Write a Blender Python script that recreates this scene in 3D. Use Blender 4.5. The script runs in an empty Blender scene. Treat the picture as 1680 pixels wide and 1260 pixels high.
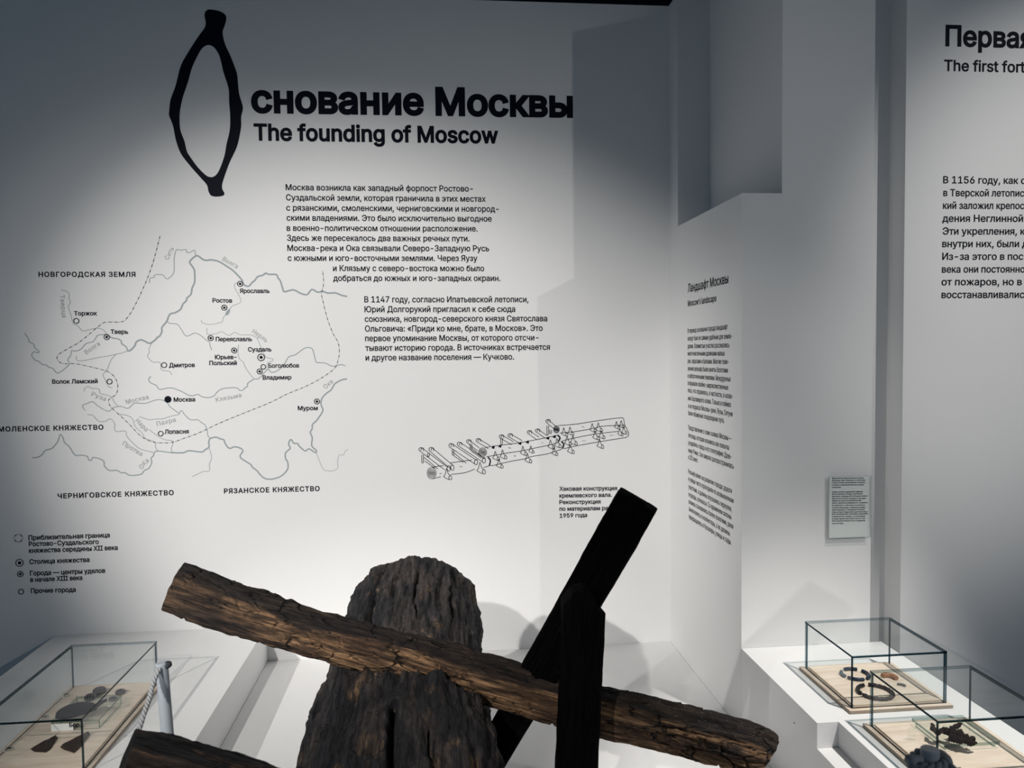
import bpy, bmesh, math, random
from mathutils import Vector, Matrix, noise, geometry
random.seed(7)
SC = bpy.context.scene
COL = SC.collection

# ------------------------------------------------------------------ camera, world, lights, exposure
F = 1262.0                                   # focal length in pixels of a 1680 px wide frame
EYE = Vector((0.0, 0.0, 1.6))
dY = Vector((720 - 840, -(575 - 630), F)).normalized()
_xh = 840 + (F * F + (-(575 - 630)) * (-(415 - 630))) / (840 - 720)
dX = Vector((_xh - 840, -(415 - 630), F))
dX.normalize(); dX = (dX - dY * dX.dot(dY)).normalized()
dZ = dX.cross(-dY)
if dZ.y < 0: dZ = -dZ
CR = Vector((dX.x, dY.x, dZ.x)); CU = Vector((dX.y, dY.y, dZ.y)); CF = Vector((dX.z, dY.z, dZ.z))
cam_d = bpy.data.cameras.new('camera'); cam = bpy.data.objects.new('camera', cam_d); COL.objects.link(cam)
cam.matrix_world = Matrix(((CR.x, CU.x, -CF.x, EYE.x), (CR.y, CU.y, -CF.y, EYE.y), (CR.z, CU.z, -CF.z, EYE.z), (0, 0, 0, 1)))
cam_d.sensor_width = 36; cam_d.lens = 36 * F / 1680
cam_d.clip_start = 0.05; cam_d.clip_end = 50
cam_d.dof.use_dof = True; cam_d.dof.focus_distance = 2.5; cam_d.dof.aperture_fstop = 6.5
SC.camera = cam

W = bpy.data.worlds.new('room_air'); SC.world = W; W.use_nodes = True
bg = W.node_tree.nodes['Background']
bg.inputs[0].default_value = (0.55, 0.77, 1.0, 1); bg.inputs[1].default_value = 0.20

def spot(name, loc, aim, watts, deg, blend, color=(1.0, 0.965, 0.92), rad=0.035):
    d = bpy.data.lights.new(name, 'SPOT'); d.energy = watts; d.spot_size = math.radians(deg); d.spot_blend = blend
    d.color = color; d.shadow_soft_size = rad
    o = bpy.data.objects.new(name, d); COL.objects.link(o); o.location = loc
    o.rotation_euler = (Vector(aim) - Vector(loc)).to_track_quat('-Z', 'Y').to_euler()
    return o
spot('spotlight_left_near', (-1.65, -2.3, 3.45), (-0.25, 3.2, 1.16), 170, 23, 0.7)
spot('spotlight_left_far', (-3.5, -1.8, 3.5), (-0.15, 3.2, 1.18), 960, 27.5, 0.75)
spot('fill_map', (-3.45, -1.82, 3.5), (-0.68, 3.2, 1.45), 150, 25, 0.7)  # extra fill beside the far lamp, added to lift the upper left wall
spot('fill_timbers', (-1.6, -2.25, 3.45), (-0.36, 1.9, 0.46), 580, 24, 0.75)  # fill added next to the near lamp to brighten timbers and left plinth
spot('fill_side_text', (-3.42, -1.75, 3.5), (1.02, 2.7, 1.05), 240, 16, 0.7)  # added fill that brightens the side wall and the pier
spot('spotlight_right', (4.3, -2.2, 3.7), (-0.25, 3.2, 1.15), 200, 34, 0.9)
spot('spotlight_right_wall', (3.2, -1.2, 3.8), (2.25, 2.415, 1.90), 345, 28, 0.85)
spot('spotlight_plinth', (1.9, 0.8, 3.9), (1.25, 1.8, 0.6), 500, 27, 0.6)
SC.view_settings.view_transform = 'Standard'; SC.view_settings.look = 'None'
SC.view_settings.exposure = 0.0; SC.view_settings.gamma = 1.0; SC.view_settings.use_curve_mapping = False
SC.cycles.transparent_max_bounces = 32; SC.cycles.max_bounces = 8; SC.cycles.use_denoising = True

# ------------------------------------------------------------------ helpers
def ray(px, py):
    return CR * (px - 840) + CU * (-(py - 630)) + CF * F
def at(px, py, axis, val):
    r = ray(px, py); return EYE + r * ((val - EYE[axis]) / r[axis])
def tag(o, label=None, cat=None, group=None, kind=None):
    if label: o['label'] = label
    if cat: o['category'] = cat
    if group: o['group'] = group
    if kind: o['kind'] = kind
    return o
def empty(name, loc, label, cat, group=None):
    o = bpy.data.objects.new(name, None); COL.objects.link(o); o.location = loc; o.empty_display_size = 0.05
    return tag(o, label, cat, group)
def mesh_obj(name, verts, faces, mats, parent=None, origin=None, smooth=False, fmats=None):
    o0 = Vector(origin) if origin is not None else Vector((0, 0, 0))
    me = bpy.data.meshes.new(name)
    me.from_pydata([tuple(Vector(v) - o0) for v in verts], [], faces)
    for m in (mats if isinstance(mats, (list, tuple)) else [mats]): me.materials.append(m)
    if fmats:
        for p, k in zip(me.polygons, fmats): p.material_index = k
    if smooth:
        for p in me.polygons: p.use_smooth = True
    me.update()
    o = bpy.data.objects.new(name, me); COL.objects.link(o)
    if parent is not None:
        o.parent = parent
        o.location = o0 - parent_world(parent)
    else:
        o.location = o0
    return o
def parent_world(p):
    v = Vector(p.location)
    while p.parent: p = p.parent; v += Vector(p.location)
    return v
def fix_normals(o):
    bm = bmesh.new(); bm.from_mesh(o.data); bmesh.ops.recalc_face_normals(bm, faces=bm.faces); bm.to_mesh(o.data); bm.free()
def box_vf(x0, x1, y0, y1, z0, z1, off=0):
    v = [(x0, y0, z0), (x1, y0, z0), (x1, y1, z0), (x0, y1, z0), (x0, y0, z1), (x1, y0, z1), (x1, y1, z1), (x0, y1, z1)]
    f = [(3, 2, 1, 0), (4, 5, 6, 7), (0, 1, 5, 4), (1, 2, 6, 5), (2, 3, 7, 6), (3, 0, 4, 7)]
    return v, [tuple(i + off for i in q) for q in f]
def boxes(name, lst, mat, parent=None, origin=None, bevel=0.0):
    V, Fc = [], []
    for b in lst:
        v, f = box_vf(*b, off=len(V)); V += v; Fc += f
    o = mesh_obj(name, V, Fc, mat, parent, origin)
    if bevel:
        m = o.modifiers.new('bevel', 'BEVEL'); m.width = bevel; m.segments = 2; m.limit_method = 'ANGLE'
    return o
def prism_vf(poly, z0, z1, off=0):
    n = len(poly)
    v = [(x, y, z0) for x, y in poly] + [(x, y, z1) for x, y in poly]
    f = [tuple(range(n - 1, -1, -1)), tuple(range(n, 2 * n))] + [(i, (i + 1) % n, n + (i + 1) % n, n + i) for i in range(n)]
    return v, [tuple(i + off for i in q) for q in f]
def frame(d, up=Vector((0, 0, 1))):
    d = d.normalized()
    if abs(d.dot(up)) > 0.98: up = Vector((0, 1, 0))
    n = d.cross(up).normalized()
    return d, n, n.cross(d).normalized()
def catmull(pts, sub=4, closed=False):
    P = [Vector(p) for p in pts]; n = len(P); out = []
    rng = n if closed else n - 1
    for i in range(rng):
        p0 = P[(i - 1) % n] if closed or i > 0 else P[0]
        p1 = P[i]; p2 = P[(i + 1) % n]
        p3 = P[(i + 2) % n] if closed or i + 2 < n else P[-1]
        for k in range(sub):
            t = k / sub
            out.append(0.5 * ((2 * p1) + (p2 - p0) * t + (2 * p0 - 5 * p1 + 4 * p2 - p3) * t * t + (3 * p1 - p0 - 3 * p2 + p3) * t ** 3))
    if not closed: out.append(P[-1])
    return out
def tube_vf(pts, rad, seg=10, off=0, cap=True, rfn=None):
    V, Fc = [], []; n = len(pts); prev = None
    for i, p in enumerate(pts):
        d = (pts[min(i + 1, n - 1)] - pts[max(i - 1, 0)])
        if d.length < 1e-9: d = Vector((0, 0, 1))
        d.normalize()
        if prev is None: _, a, b = frame(d)
        else:
            a = (prev - d * prev.dot(d)).normalized(); b = a.cross(d)
        prev = a
        r = rad[i] if isinstance(rad, (list, tuple)) else rad
        for k in range(seg):
            t = 2 * math.pi * k / seg
            rr = r * (rfn(i / max(1, n - 1), t, p) if rfn else 1)
            V.append(p + (a * math.cos(t) + b * math.sin(t)) * rr)
    for i in range(n - 1):
        for k in range(seg):
            k2 = (k + 1) % seg
            Fc.append((off + i * seg + k, off + i * seg + k2, off + (i + 1) * seg + k2, off + (i + 1) * seg + k))
    if cap:
        Fc.append(tuple(off + k for k in range(seg - 1, -1, -1))); Fc.append(tuple(off + (n - 1) * seg + k for k in range(seg)))
    return V, Fc
def lathe(name, prof, mat, parent=None, origin=(0, 0, 0), seg=32, axis=None):
    V, Fc = [], []; o0 = Vector(origin); n = len(prof)
    M = axis.to_track_quat('Z', 'Y').to_matrix() if axis is not None else Matrix.Identity(3)
    for r, z in prof:
        for k in range(seg):
            t = 2 * math.pi * k / seg; V.append(o0 + M @ Vector((r * math.cos(t), r * math.sin(t), z)))
    for i in range(n - 1):
        for k in range(seg):
            k2 = (k + 1) % seg; Fc.append((i * seg + k, i * seg + k2, (i + 1) * seg + k2, (i + 1) * seg + k))
    Fc.append(tuple(range(seg - 1, -1, -1))); Fc.append(tuple((n - 1) * seg + k for k in range(seg)))
    o = mesh_obj(name, V, Fc, mat, parent, origin, smooth=True)
    m = o.modifiers.new('edges', 'EDGE_SPLIT'); m.split_angle = math.radians(40)
    return o

# ------------------------------------------------------------------ materials
def new_mat(name):
    m = bpy.data.materials.new(name); m.use_nodes = True
    return m, m.node_tree.nodes, m.node_tree.links, m.node_tree.nodes['Principled BSDF']
def plain(name, col, rough=0.6, spec=0.3, metal=0.0, bump=0.0, scale=60.0):
    m, N, L, b = new_mat(name)
    b.inputs['Base Color'].default_value = (*col, 1); b.inputs['Roughness'].default_value = rough
    b.inputs['Specular IOR Level'].default_value = spec; b.inputs['Metallic'].default_value = metal
    if bump:
        tc = N.new('ShaderNodeTexCoord'); nz = N.new('ShaderNodeTexNoise'); bp = N.new('ShaderNodeBump')
        nz.inputs['Scale'].default_value = scale; nz.inputs['Detail'].default_value = 6
        bp.inputs['Strength'].default_value = bump; bp.inputs['Distance'].default_value = 0.002
        L.new(tc.outputs['Object'], nz.inputs['Vector']); L.new(nz.outputs['Fac'], bp.inputs['Height']); L.new(bp.outputs['Normal'], b.inputs['Normal'])
    return m
def glass_mat(name, tint, edge=False):
    m = bpy.data.materials.new(name); m.use_nodes = True; N, L = m.node_tree.nodes, m.node_tree.links
    N.remove(N['Principled BSDF']); out = N['Material Output']
    geo = N.new('ShaderNodeNewGeometry'); dot = N.new('ShaderNodeVectorMath'); dot.operation = 'DOT_PRODUCT'
    L.new(geo.outputs['Incoming'], dot.inputs[0]); L.new(geo.outputs['Normal'], dot.inputs[1])
    ab = N.new('ShaderNodeMath'); ab.operation = 'ABSOLUTE'; L.new(dot.outputs['Value'], ab.inputs[0])
    om = N.new('ShaderNodeMath'); om.operation = 'SUBTRACT'; om.inputs[0].default_value = 1.0; L.new(ab.outputs[0], om.inputs[1])
    pw = N.new('ShaderNodeMath'); pw.operation = 'POWER'; pw.inputs[1].default_value = 5.0; L.new(om.outputs[0], pw.inputs[0])
    ma = N.new('ShaderNodeMath'); ma.operation = 'MULTIPLY_ADD'; ma.inputs[1].default_value = 0.8; ma.inputs[2].default_value = 0.006; L.new(pw.outputs[0], ma.inputs[0])
    tr = N.new('ShaderNodeBsdfTransparent'); tr.inputs[0].default_value = (*tint, 1)
    gl = N.new('ShaderNodeBsdfGlossy'); gl.inputs['Roughness'].default_value = 0.0 if not edge else 0.15
    mx = N.new('ShaderNodeMixShader'); L.new(ma.outputs[0], mx.inputs[0]); L.new(tr.outputs[0], mx.inputs[1]); L.new(gl.outputs[0], mx.inputs[2])
    L.new(mx.outputs[0], out.inputs['Surface'])
    return m
def wood_old(name, dark, mid, light, mid_amt, light_amt, chk=0.5, dust=0.0, seed=0.0, top_dark=0.0, end_dark=0.0, spec=0.28):
    m, N, L, b = new_mat(name)
    tc = N.new('ShaderNodeTexCoord')
    def mapped(sx, sy, sz):
        mp = N.new('ShaderNodeMapping'); mp.inputs['Scale'].default_value = (sx, sy, sz); mp.inputs['Location'].default_value = (seed, seed * 1.7, 0)
        L.new(tc.outputs['Object'], mp.inputs['Vector']); return mp
    def nz(mp, scale, det=6, rough=0.6, dist=0.0):
        n = N.new('ShaderNodeTexNoise'); n.inputs['Scale'].default_value = scale; n.inputs['Detail'].default_value = det
        n.inputs['Roughness'].default_value = rough; n.inputs['Distortion'].default_value = dist
        L.new(mp.outputs[0], n.inputs['Vector']); return n
    def ramp(src, p0, p1, c0=(0, 0, 0, 1), c1=(1, 1, 1, 1)):
        r = N.new('ShaderNodeValToRGB'); r.color_ramp.elements[0].position = p0; r.color_ramp.elements[1].position = p1
        r.color_ramp.elements[0].color = c0; r.color_ramp.elements[1].color = c1; L.new(src, r.inputs['Fac']); return r
    def mix(fac, a, bb, mode='MIX'):
        x = N.new('ShaderNodeMix'); x.data_type = 'RGBA'; x.blend_type = mode
        for s, i in ((fac, 0), (a, 6), (bb, 7)):
            if hasattr(s, 'default_value') or hasattr(s, 'links'): L.new(s, x.inputs[i])
            else: x.inputs[i].default_value = s
        return x.outputs[2]
    def mth(op, a, bb):
        x = N.new('ShaderNodeMath'); x.operation = op
        for s, i in ((a, 0), (bb, 1)):
            if hasattr(s, 'links'): L.new(s, x.inputs[i])
            else: x.inputs[i].default_value = s
        return x.outputs[0]
    streak = nz(mapped(5, 60, 60), 1.6, 8, 0.65)
    fine = nz(mapped(14, 160, 160), 1.5, 6, 0.7, 0.4)
    patch = nz(mapped(2.6, 8, 8), 1.4, 5, 0.6, 0.6)
    patch2 = nz(mapped(6, 17, 17), 1.2, 6, 0.65, 0.3)
    f1 = ramp(patch.outputs['Fac'], 0.62 - mid_amt * 0.35, 0.72 - mid_amt * 0.3).outputs[0]
    f2 = ramp(patch2.outputs['Fac'], 0.66 - light_amt * 0.3, 0.78 - light_amt * 0.3).outputs[0]
    st = ramp(streak.outputs['Fac'], 0.30, 0.66).outputs[0]
    f2 = mix(1.0, f2, st, 'MULTIPLY')
    c = mix(f1, (*dark, 1), (*mid, 1)); c = mix(f2, c, (*light, 1))
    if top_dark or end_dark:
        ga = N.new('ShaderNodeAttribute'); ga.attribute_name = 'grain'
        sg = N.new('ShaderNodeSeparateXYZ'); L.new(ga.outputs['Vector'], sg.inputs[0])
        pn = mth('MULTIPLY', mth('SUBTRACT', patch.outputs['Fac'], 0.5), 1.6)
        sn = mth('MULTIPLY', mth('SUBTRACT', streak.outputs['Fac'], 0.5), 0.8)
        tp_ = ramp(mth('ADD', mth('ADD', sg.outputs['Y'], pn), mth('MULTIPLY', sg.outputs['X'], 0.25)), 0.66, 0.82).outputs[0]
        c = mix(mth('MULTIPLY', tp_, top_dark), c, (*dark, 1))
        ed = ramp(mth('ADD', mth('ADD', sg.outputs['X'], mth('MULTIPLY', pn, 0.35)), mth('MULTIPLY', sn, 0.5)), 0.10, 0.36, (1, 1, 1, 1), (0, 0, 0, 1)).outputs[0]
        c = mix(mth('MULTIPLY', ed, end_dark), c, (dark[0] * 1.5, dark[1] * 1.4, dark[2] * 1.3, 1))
    stc = ramp(streak.outputs['Fac'], 0.36, 0.60, (0.32, 0.32, 0.35, 1), (1.35, 1.3, 1.25, 1)).outputs[0]
    c = mix(1.0, c, stc, 'MULTIPLY')
    fnc = ramp(fine.outputs['Fac'], 0.36, 0.62, (0.55, 0.55, 0.57, 1), (1.3, 1.28, 1.25, 1)).outputs[0]
    c = mix(1.0, c, fnc, 'MULTIPLY')
    # shrinkage checks in the dried timber
    dn = nz(mapped(8, 20, 20), 1.0, 3)
    mpv = mapped(11, 24, 24); va = N.new('ShaderNodeVectorMath'); va.operation = 'ADD'
    L.new(mpv.outputs[0], va.inputs[0]); L.new(dn.outputs['Color'], va.inputs[1])
    vo = N.new('ShaderNodeTexVoronoi'); vo.feature = 'DISTANCE_TO_EDGE'; vo.inputs['Scale'].default_value = 1.0; L.new(va.outputs[0], vo.inputs['Vector'])
    ck = ramp(vo.outputs['Distance'], 0.012, 0.05, (1, 1, 1, 1), (0, 0, 0, 1)).outputs[0]
    msk = ramp(nz(mapped(4, 9, 9), 1.3, 3).outputs['Fac'], 0.50, 0.60).outputs[0]
    ckm = mix(1.0, ck, msk, 'MULTIPLY')
    ckf = mth('MULTIPLY', ckm, chk)
    c = mix(ckf, c, (0.004, 0.004, 0.005, 1))
    if dust:
        vd = N.new('ShaderNodeTexVoronoi'); vd.inputs['Scale'].default_value = 190
        L.new(tc.outputs['Object'], vd.inputs['Vector'])
        dd = ramp(vd.outputs['Distance'], 0.10, 0.16, (1, 1, 1, 1), (0, 0, 0, 1)).outputs[0]
        dm = ramp(nz(mapped(3, 5, 5), 1.0, 2).outputs['Fac'], 0.52, 0.62).outputs[0]
        sx = N.new('ShaderNodeSeparateXYZ'); L.new(tc.outputs['Object'], sx.inputs[0])
        gx = mth('GREATER_THAN', sx.outputs['X'], 1.0)
        wn = N.new('ShaderNodeTexWhiteNoise'); L.new(vd.outputs['Position'], wn.inputs['Vector'])
        sel = mth('GREATER_THAN', wn.outputs['Value'], 0.72)
        df = mth('MULTIPLY', mth('MULTIPLY', dd, gx), sel)
        c = mix(mth('MULTIPLY', df, dust), c, (0.5, 0.5, 0.48, 1))
    L.new(c, b.inputs['Base Color'])
    b.inputs['Roughness'].default_value = 0.72; b.inputs['Specular IOR Level'].default_value = spec
    h = mth('ADD', mth('MULTIPLY', streak.outputs['Fac'], 0.6), mth('MULTIPLY', fine.outputs['Fac'], 0.35))
    h = mth('SUBTRACT', h, mth('MULTIPLY', ckm, 0.9 * chk))
    bp = N.new('ShaderNodeBump'); bp.inputs['Strength'].default_value = 1.0; bp.inputs['Distance'].default_value = 0.013
    L.new(h, bp.inputs['Height']); L.new(bp.outputs['Normal'], b.inputs['Normal'])
    return m
def birch(name):
    m, N, L, b = new_mat(name)
    tc = N.new('ShaderNodeTexCoord'); mp = N.new('ShaderNodeMapping'); mp.inputs['Scale'].default_value = (4, 26, 26)
    nz = N.new('ShaderNodeTexNoise'); nz.inputs['Scale'].default_value = 2.0; nz.inputs['Detail'].default_value = 5; nz.inputs['Distortion'].default_value = 0.5
    r = N.new('ShaderNodeValToRGB'); r.color_ramp.elements[0].color = (0.68, 0.54, 0.42, 1); r.color_ramp.elements[1].color = (0.82, 0.70, 0.58, 1)
    r.color_ramp.elements[0].position = 0.3; r.color_ramp.elements[1].position = 0.65
    L.new(tc.outputs['Object'], mp.inputs[0]); L.new(mp.outputs[0], nz.inputs['Vector']); L.new(nz.outputs['Fac'], r.inputs[0]); L.new(r.outputs[0], b.inputs['Base Color'])
    b.inputs['Roughness'].default_value = 0.5; b.inputs['Specular IOR Level'].default_value = 0.3
    return m
M_WALL = plain('white_wall_paint', (0.80, 0.80, 0.80), 0.75, 0.2, bump=0.12, scale=140)
M_PLINTH = plain('white_lacquer', (0.82, 0.82, 0.82), 0.5, 0.3)
M_FLOOR = plain('grey_floor', (0.22, 0.23, 0.25), 0.5, 0.3, bump=0.05, scale=30)
M_CEIL = plain('black_ceiling', (0.010, 0.011, 0.015), 0.8, 0.1)
M_INK = plain('navy_vinyl', (0.003, 0.004, 0.011), 0.6, 0.1)
M_RIVER = plain('grey_vinyl', (0.33, 0.37, 0.39), 0.6, 0.1)
M_RNAME = plain('light_grey_vinyl', (0.36, 0.38, 0.39), 0.6, 0.1)
M_GLASS = glass_mat('clear_glass', (0.982, 0.990, 0.988))
M_EDGE = glass_mat('glass_edge', (0.035, 0.085, 0.11), True)
M_EDGEB = glass_mat('glass_edge_lit', (0.42, 0.50, 0.52), True)
M_ACR = glass_mat('clear_acrylic', (0.965, 0.98, 0.975))
M_ACRE = glass_mat('acrylic_edge', (0.50, 0.60, 0.58), True)
M_BIRCH = birch('pale_birch')
M_BIRCHE = plain('birch_edge', (0.33, 0.27, 0.21), 0.6)
M_POST = plain('grey_painted_metal', (0.42, 0.46, 0.50), 0.45, 0.4)
M_ROPE = plain('grey_rope', (0.42, 0.43, 0.44), 0.9, 0.1, bump=0.5, scale=300)
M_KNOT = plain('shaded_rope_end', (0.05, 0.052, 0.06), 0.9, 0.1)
M_ROPED = plain('dark_grey_rope', (0.30, 0.32, 0.35), 0.9, 0.1, bump=0.5, scale=300)
M_TRUNK = wood_old('charred_oak', (0.024, 0.025, 0.030), (0.064, 0.056, 0.055), (0.26, 0.17, 0.095), 0.5, 0.27, 0.45)
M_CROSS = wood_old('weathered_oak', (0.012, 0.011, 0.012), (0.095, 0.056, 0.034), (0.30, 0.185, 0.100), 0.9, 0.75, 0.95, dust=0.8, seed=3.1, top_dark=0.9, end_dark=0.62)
M_FRONT = wood_old('dark_weathered_oak', (0.010, 0.0095, 0.0105), (0.036, 0.026, 0.021), (0.17, 0.10, 0.06), 0.5, 0.28, 0.5, seed=8.4)
M_BLACK = wood_old('blackened_oak', (0.0022, 0.0021, 0.0026), (0.0038, 0.0032, 0.0033), (0.008, 0.006, 0.005), 0.3, 0.1, 0.3, seed=5.0, spec=0.05)

# ------------------------------------------------------------------ the room
DW, YP, XC, XR, XW = 3.2, 2.415, 0.978, 1.423, 1.53
ZTOP, ZLOW, ZTAB, ZPED = 3.025, 0.33, 0.475, 0.606
tag(boxes('floor', [(-5, 6, -4.5, 3.4, -0.1, 0)], M_FLOOR), kind='structure')
tag(boxes('ceiling', [(-5, 6, -4.5, 3.8, 4.4, 4.5)], M_CEIL), kind='structure')
tag(boxes('wall_upper', [(-5, 6, 3.8, 3.9, 2.6, 4.5)], M_CEIL), kind='structure')
tag(boxes('wall_back', [(-5, 1.30, DW, DW + 0.15, 0, ZTOP)], M_WALL), kind='structure')
def l_pier():
    V, Fc = [], []
    v, f = prism_vf([(XC, YP), (XR, YP), (XR, DW), (XC, DW)], 0.0, 2.094); V += v; Fc += f
    v, f = prism_vf([(1.111, YP), (XR, YP), (XR, DW), (XC, DW), (XC, 3.083), (1.111, 3.083)], 2.094, ZTOP, len(V)); V += v; Fc += f
    return mesh_obj('wall_niche', V, Fc, M_WALL)
tag(l_pier(), kind='structure')
tag(boxes('wall_right', [(XW, 6, YP, 2.66, 0, ZTOP), (XR, XW + 0.05, 2.505, 2.66, 0, ZTOP)], M_WALL), kind='structure')

# plinths
lowp = boxes('display_platform', [(-0.722, XC - 0.001, 0.80, DW - 0.001, 0.0, ZLOW)], M_PLINTH, origin=(0.1, 2.0, 0), bevel=0.0015)
tag(lowp, 'low white platform in the middle carrying the old timbers', 'platform')
tabl = boxes('display_plinth', [(-1.552, -0.723, 1.0, DW - 0.001, 0.0, ZTAB)], M_PLINTH, origin=(-1.1, 2.0, 0), bevel=0.0015)
tag(tabl, 'white plinth on the left under the long glass case', 'plinth')
V, Fc = prism_vf([(XC, YP - 0.001), (XC, 1.904), (1.037, 1.904), (1.037, 0.9), (1.463, 0.9), (1.463, YP - 0.001)], 0.0, ZPED)
v, f = prism_vf([(XC, 0.9), (1.0365, 0.9), (1.0365, 1.9035), (XC, 1.9035)], 0.0, 0.537, len(V)); V += v; Fc += f
pedr = mesh_obj('display_plinth', V, Fc, M_PLINTH, origin=(1.2, 1.6, 0)); fix_normals(pedr)
tag(pedr, 'white stepped plinth on the right under the two square glass cases', 'plinth')

hq = at(1303, 1186, 0, XC)
lathe('screw_hole', [(0.0026, 0.0), (0.0026, 0.0006), (0.0001, 0.0006)], plain('dark_hole', (0.02, 0.02, 0.02), 0.9, 0.0), pedr, (XC + 0.0001, hq.y, hq.z), 16, Vector((-1, 0, 0)))

# ------------------------------------------------------------------ writing and drawing on the walls
class Plane:
    def __init__(s, kind, val):
        s.kind, s.val = kind, val
    def uv(s, px, py):
        if s.kind == 'Y':
            p = at(px, py, 1, s.val); return Vector((p.x, p.z))
        p = at(px, py, 0, s.val); return Vector((-p.y, p.z))
    def w(s, q, lift):
        if s.kind == 'Y': return Vector((q[0], s.val - lift, q[1]))
        return Vector((s.val - lift, -q[0], q[1]))
BACK, SIDE, PIER, RIGHT = Plane('Y', DW), Plane('X', XC), Plane('Y', YP), Plane('Y', YP)
_dg = bpy.context.evaluated_depsgraph_get
try:                                          # the interface font that ships inside Blender; the builtin one otherwise
    import os
    FONT = bpy.data.fonts.load(os.path.join(bpy.utils.system_resource('DATAFILES', path='fonts'), 'Inter.woff2'))
except Exception:
    FONT = None
def contours(text, track=1.0):
    cu = bpy.data.curves.new('tmp_text', 'FONT'); cu.body = text; cu.size = 1.0; cu.space_character = track
    if FONT: cu.font = FONT
    ob = bpy.data.objects.new('tmp_text', cu); COL.objects.link(ob); bpy.context.view_layer.update()
    c = ob.to_curve(_dg()); out = []
    for sp in c.splines:
        pts = []
        bp = sp.bezier_points; n = len(bp)
        for i in range(n):
            a, b = bp[i], bp[(i + 1) % n]
            p0, h0, h1, p1 = a.co, a.handle_right, b.handle_left, b.co
            d = p1 - p0
            if d.length < 1e-7: continue
            dn = d.normalized()
            if max((h0 - p0).cross(dn).length, (h1 - p0).cross(dn).length) < 1e-4: seq = [p0]
            else: seq = geometry.interpolate_bezier(p0, h0, h1, p1, 5)[:-1]
            for q in seq:
                if not pts or (Vector((q[0], q[1])) - pts[-1]).length > 1e-5: pts.append(Vector((q[0], q[1])))
        if len(pts) > 2 and (pts[0] - pts[-1]).length < 1e-5: pts.pop()
        if len(pts) > 2: out.append(pts)
    ob.to_curve_clear(); bpy.data.objects.remove(ob); bpy.data.curves.remove(cu)
    return out
def area(p): return 0.5 * sum(p[i - 1].x * p[i].y - p[i].x * p[i - 1].y for i in range(len(p)))
def inside(q, poly):
    r = False
    for i in range(len(poly)):
        a, b = poly[i - 1], poly[i]
        if (a.y > q.y) != (b.y > q.y) and q.x < (b.x - a.x) * (q.y - a.y) / (b.y - a.y) + a.x: r = not r
    return r
def inflate(poly, d, sgn):
    n = len(poly); out = []
    for i in range(n):
        e0 = (poly[i] - poly[i - 1]).normalized(); e1 = (poly[(i + 1) % n] - poly[i]).normalized()
        n0 = Vector((e0.y, -e0.x)) * sgn; n1 = Vector((e1.y, -e1.x)) * sgn
        b = n0 + n1
        if b.length < 1e-3: out.append(poly[i] + n0 * d); continue
        b.normalize(); k = max(0.5, b.dot(n0)); out.append(poly[i] + b * (d / k))
    return out
def _cap():
    ys = [p.y for c in contours('Н') for p in c]; return max(ys) - min(ys)
CAP = _cap()
_gc = {}
def glyph_tris(cs, weight):
    """triangles of one glyph by the non-zero rule; contours may overlap"""
    ar = [area(c) for c in cs]; loops = []
    for i, c in enumerate(cs):
        hole = any(j != i and ar[j] * ar[i] < 0 and abs(ar[j]) > abs(ar[i]) and all(inside(p, o) for p in c[::3]) for j, o in enumerate(cs))
        sg = (1 if ar[i] > 0 else -1) * (-1 if hole else 1)
        loops.append(inflate(c, weight, sg) if weight else c)
    vs, es = [], []
    for l in loops:
        o = len(vs); vs += l; es += [(o + k, o + (k + 1) % len(l)) for k in range(len(l))]
    rv, _, rf, *_ = geometry.delaunay_2d_cdt(vs, es, [], 0, 1e-5)
    keep = []
    for f in rf:
        q = (rv[f[0]] + rv[f[1]] + rv[f[2]]) / 3; w = 0
        for l in loops:
            for k in range(len(l)):
                p0, p1 = l[k - 1], l[k]
                if p0.y <= q.y < p1.y:
                    if (p1.x - p0.x) * (q.y - p0.y) - (q.x - p0.x) * (p1.y - p0.y) > 0: w += 1
                elif p1.y <= q.y < p0.y:
                    if (p1.x - p0.x) * (q.y - p0.y) - (q.x - p0.x) * (p1.y - p0.y) < 0: w -= 1
        if w: keep.append(tuple(f))
    used = sorted({i for f in keep for i in f}); mp_ = {i: k for k, i in enumerate(used)}
    return [rv[i].copy() for i in used], [tuple(mp_[i] for i in f) for f in keep]
def fill_text(text, weight, track, V, Fc, fn):
    cs = contours(text, track); groups = []
    for c in sorted(cs, key=lambda c: min(p.x for p in c)):
        x0, x1 = min(p.x for p in c), max(p.x for p in c)
        if groups and x0 < groups[-1][1] - 0.012: groups[-1][0].append(c); groups[-1][1] = max(groups[-1][1], x1)
        else: groups.append([[c], x1])
    for g, _ in groups:
        ox = min(p.x for c in g for p in c); key = (weight, tuple(tuple((round(p.x - ox, 3), round(p.y, 3)) for p in c) for c in g))
        if key not in _gc: _gc[key] = glyph_tris([[Vector((p.x - ox, p.y)) for p in c] for c in g], weight)
        gv, gf = _gc[key]; off = len(V)
        V += [fn(Vector((p.x + ox, p.y))) for p in gv]; Fc += [tuple(off + i for i in f) for f in gf]
def bounds(text, track=1.0):
    xs = [p.x for c in contours(text, track) for p in c]; return min(xs), max(xs)
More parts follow.
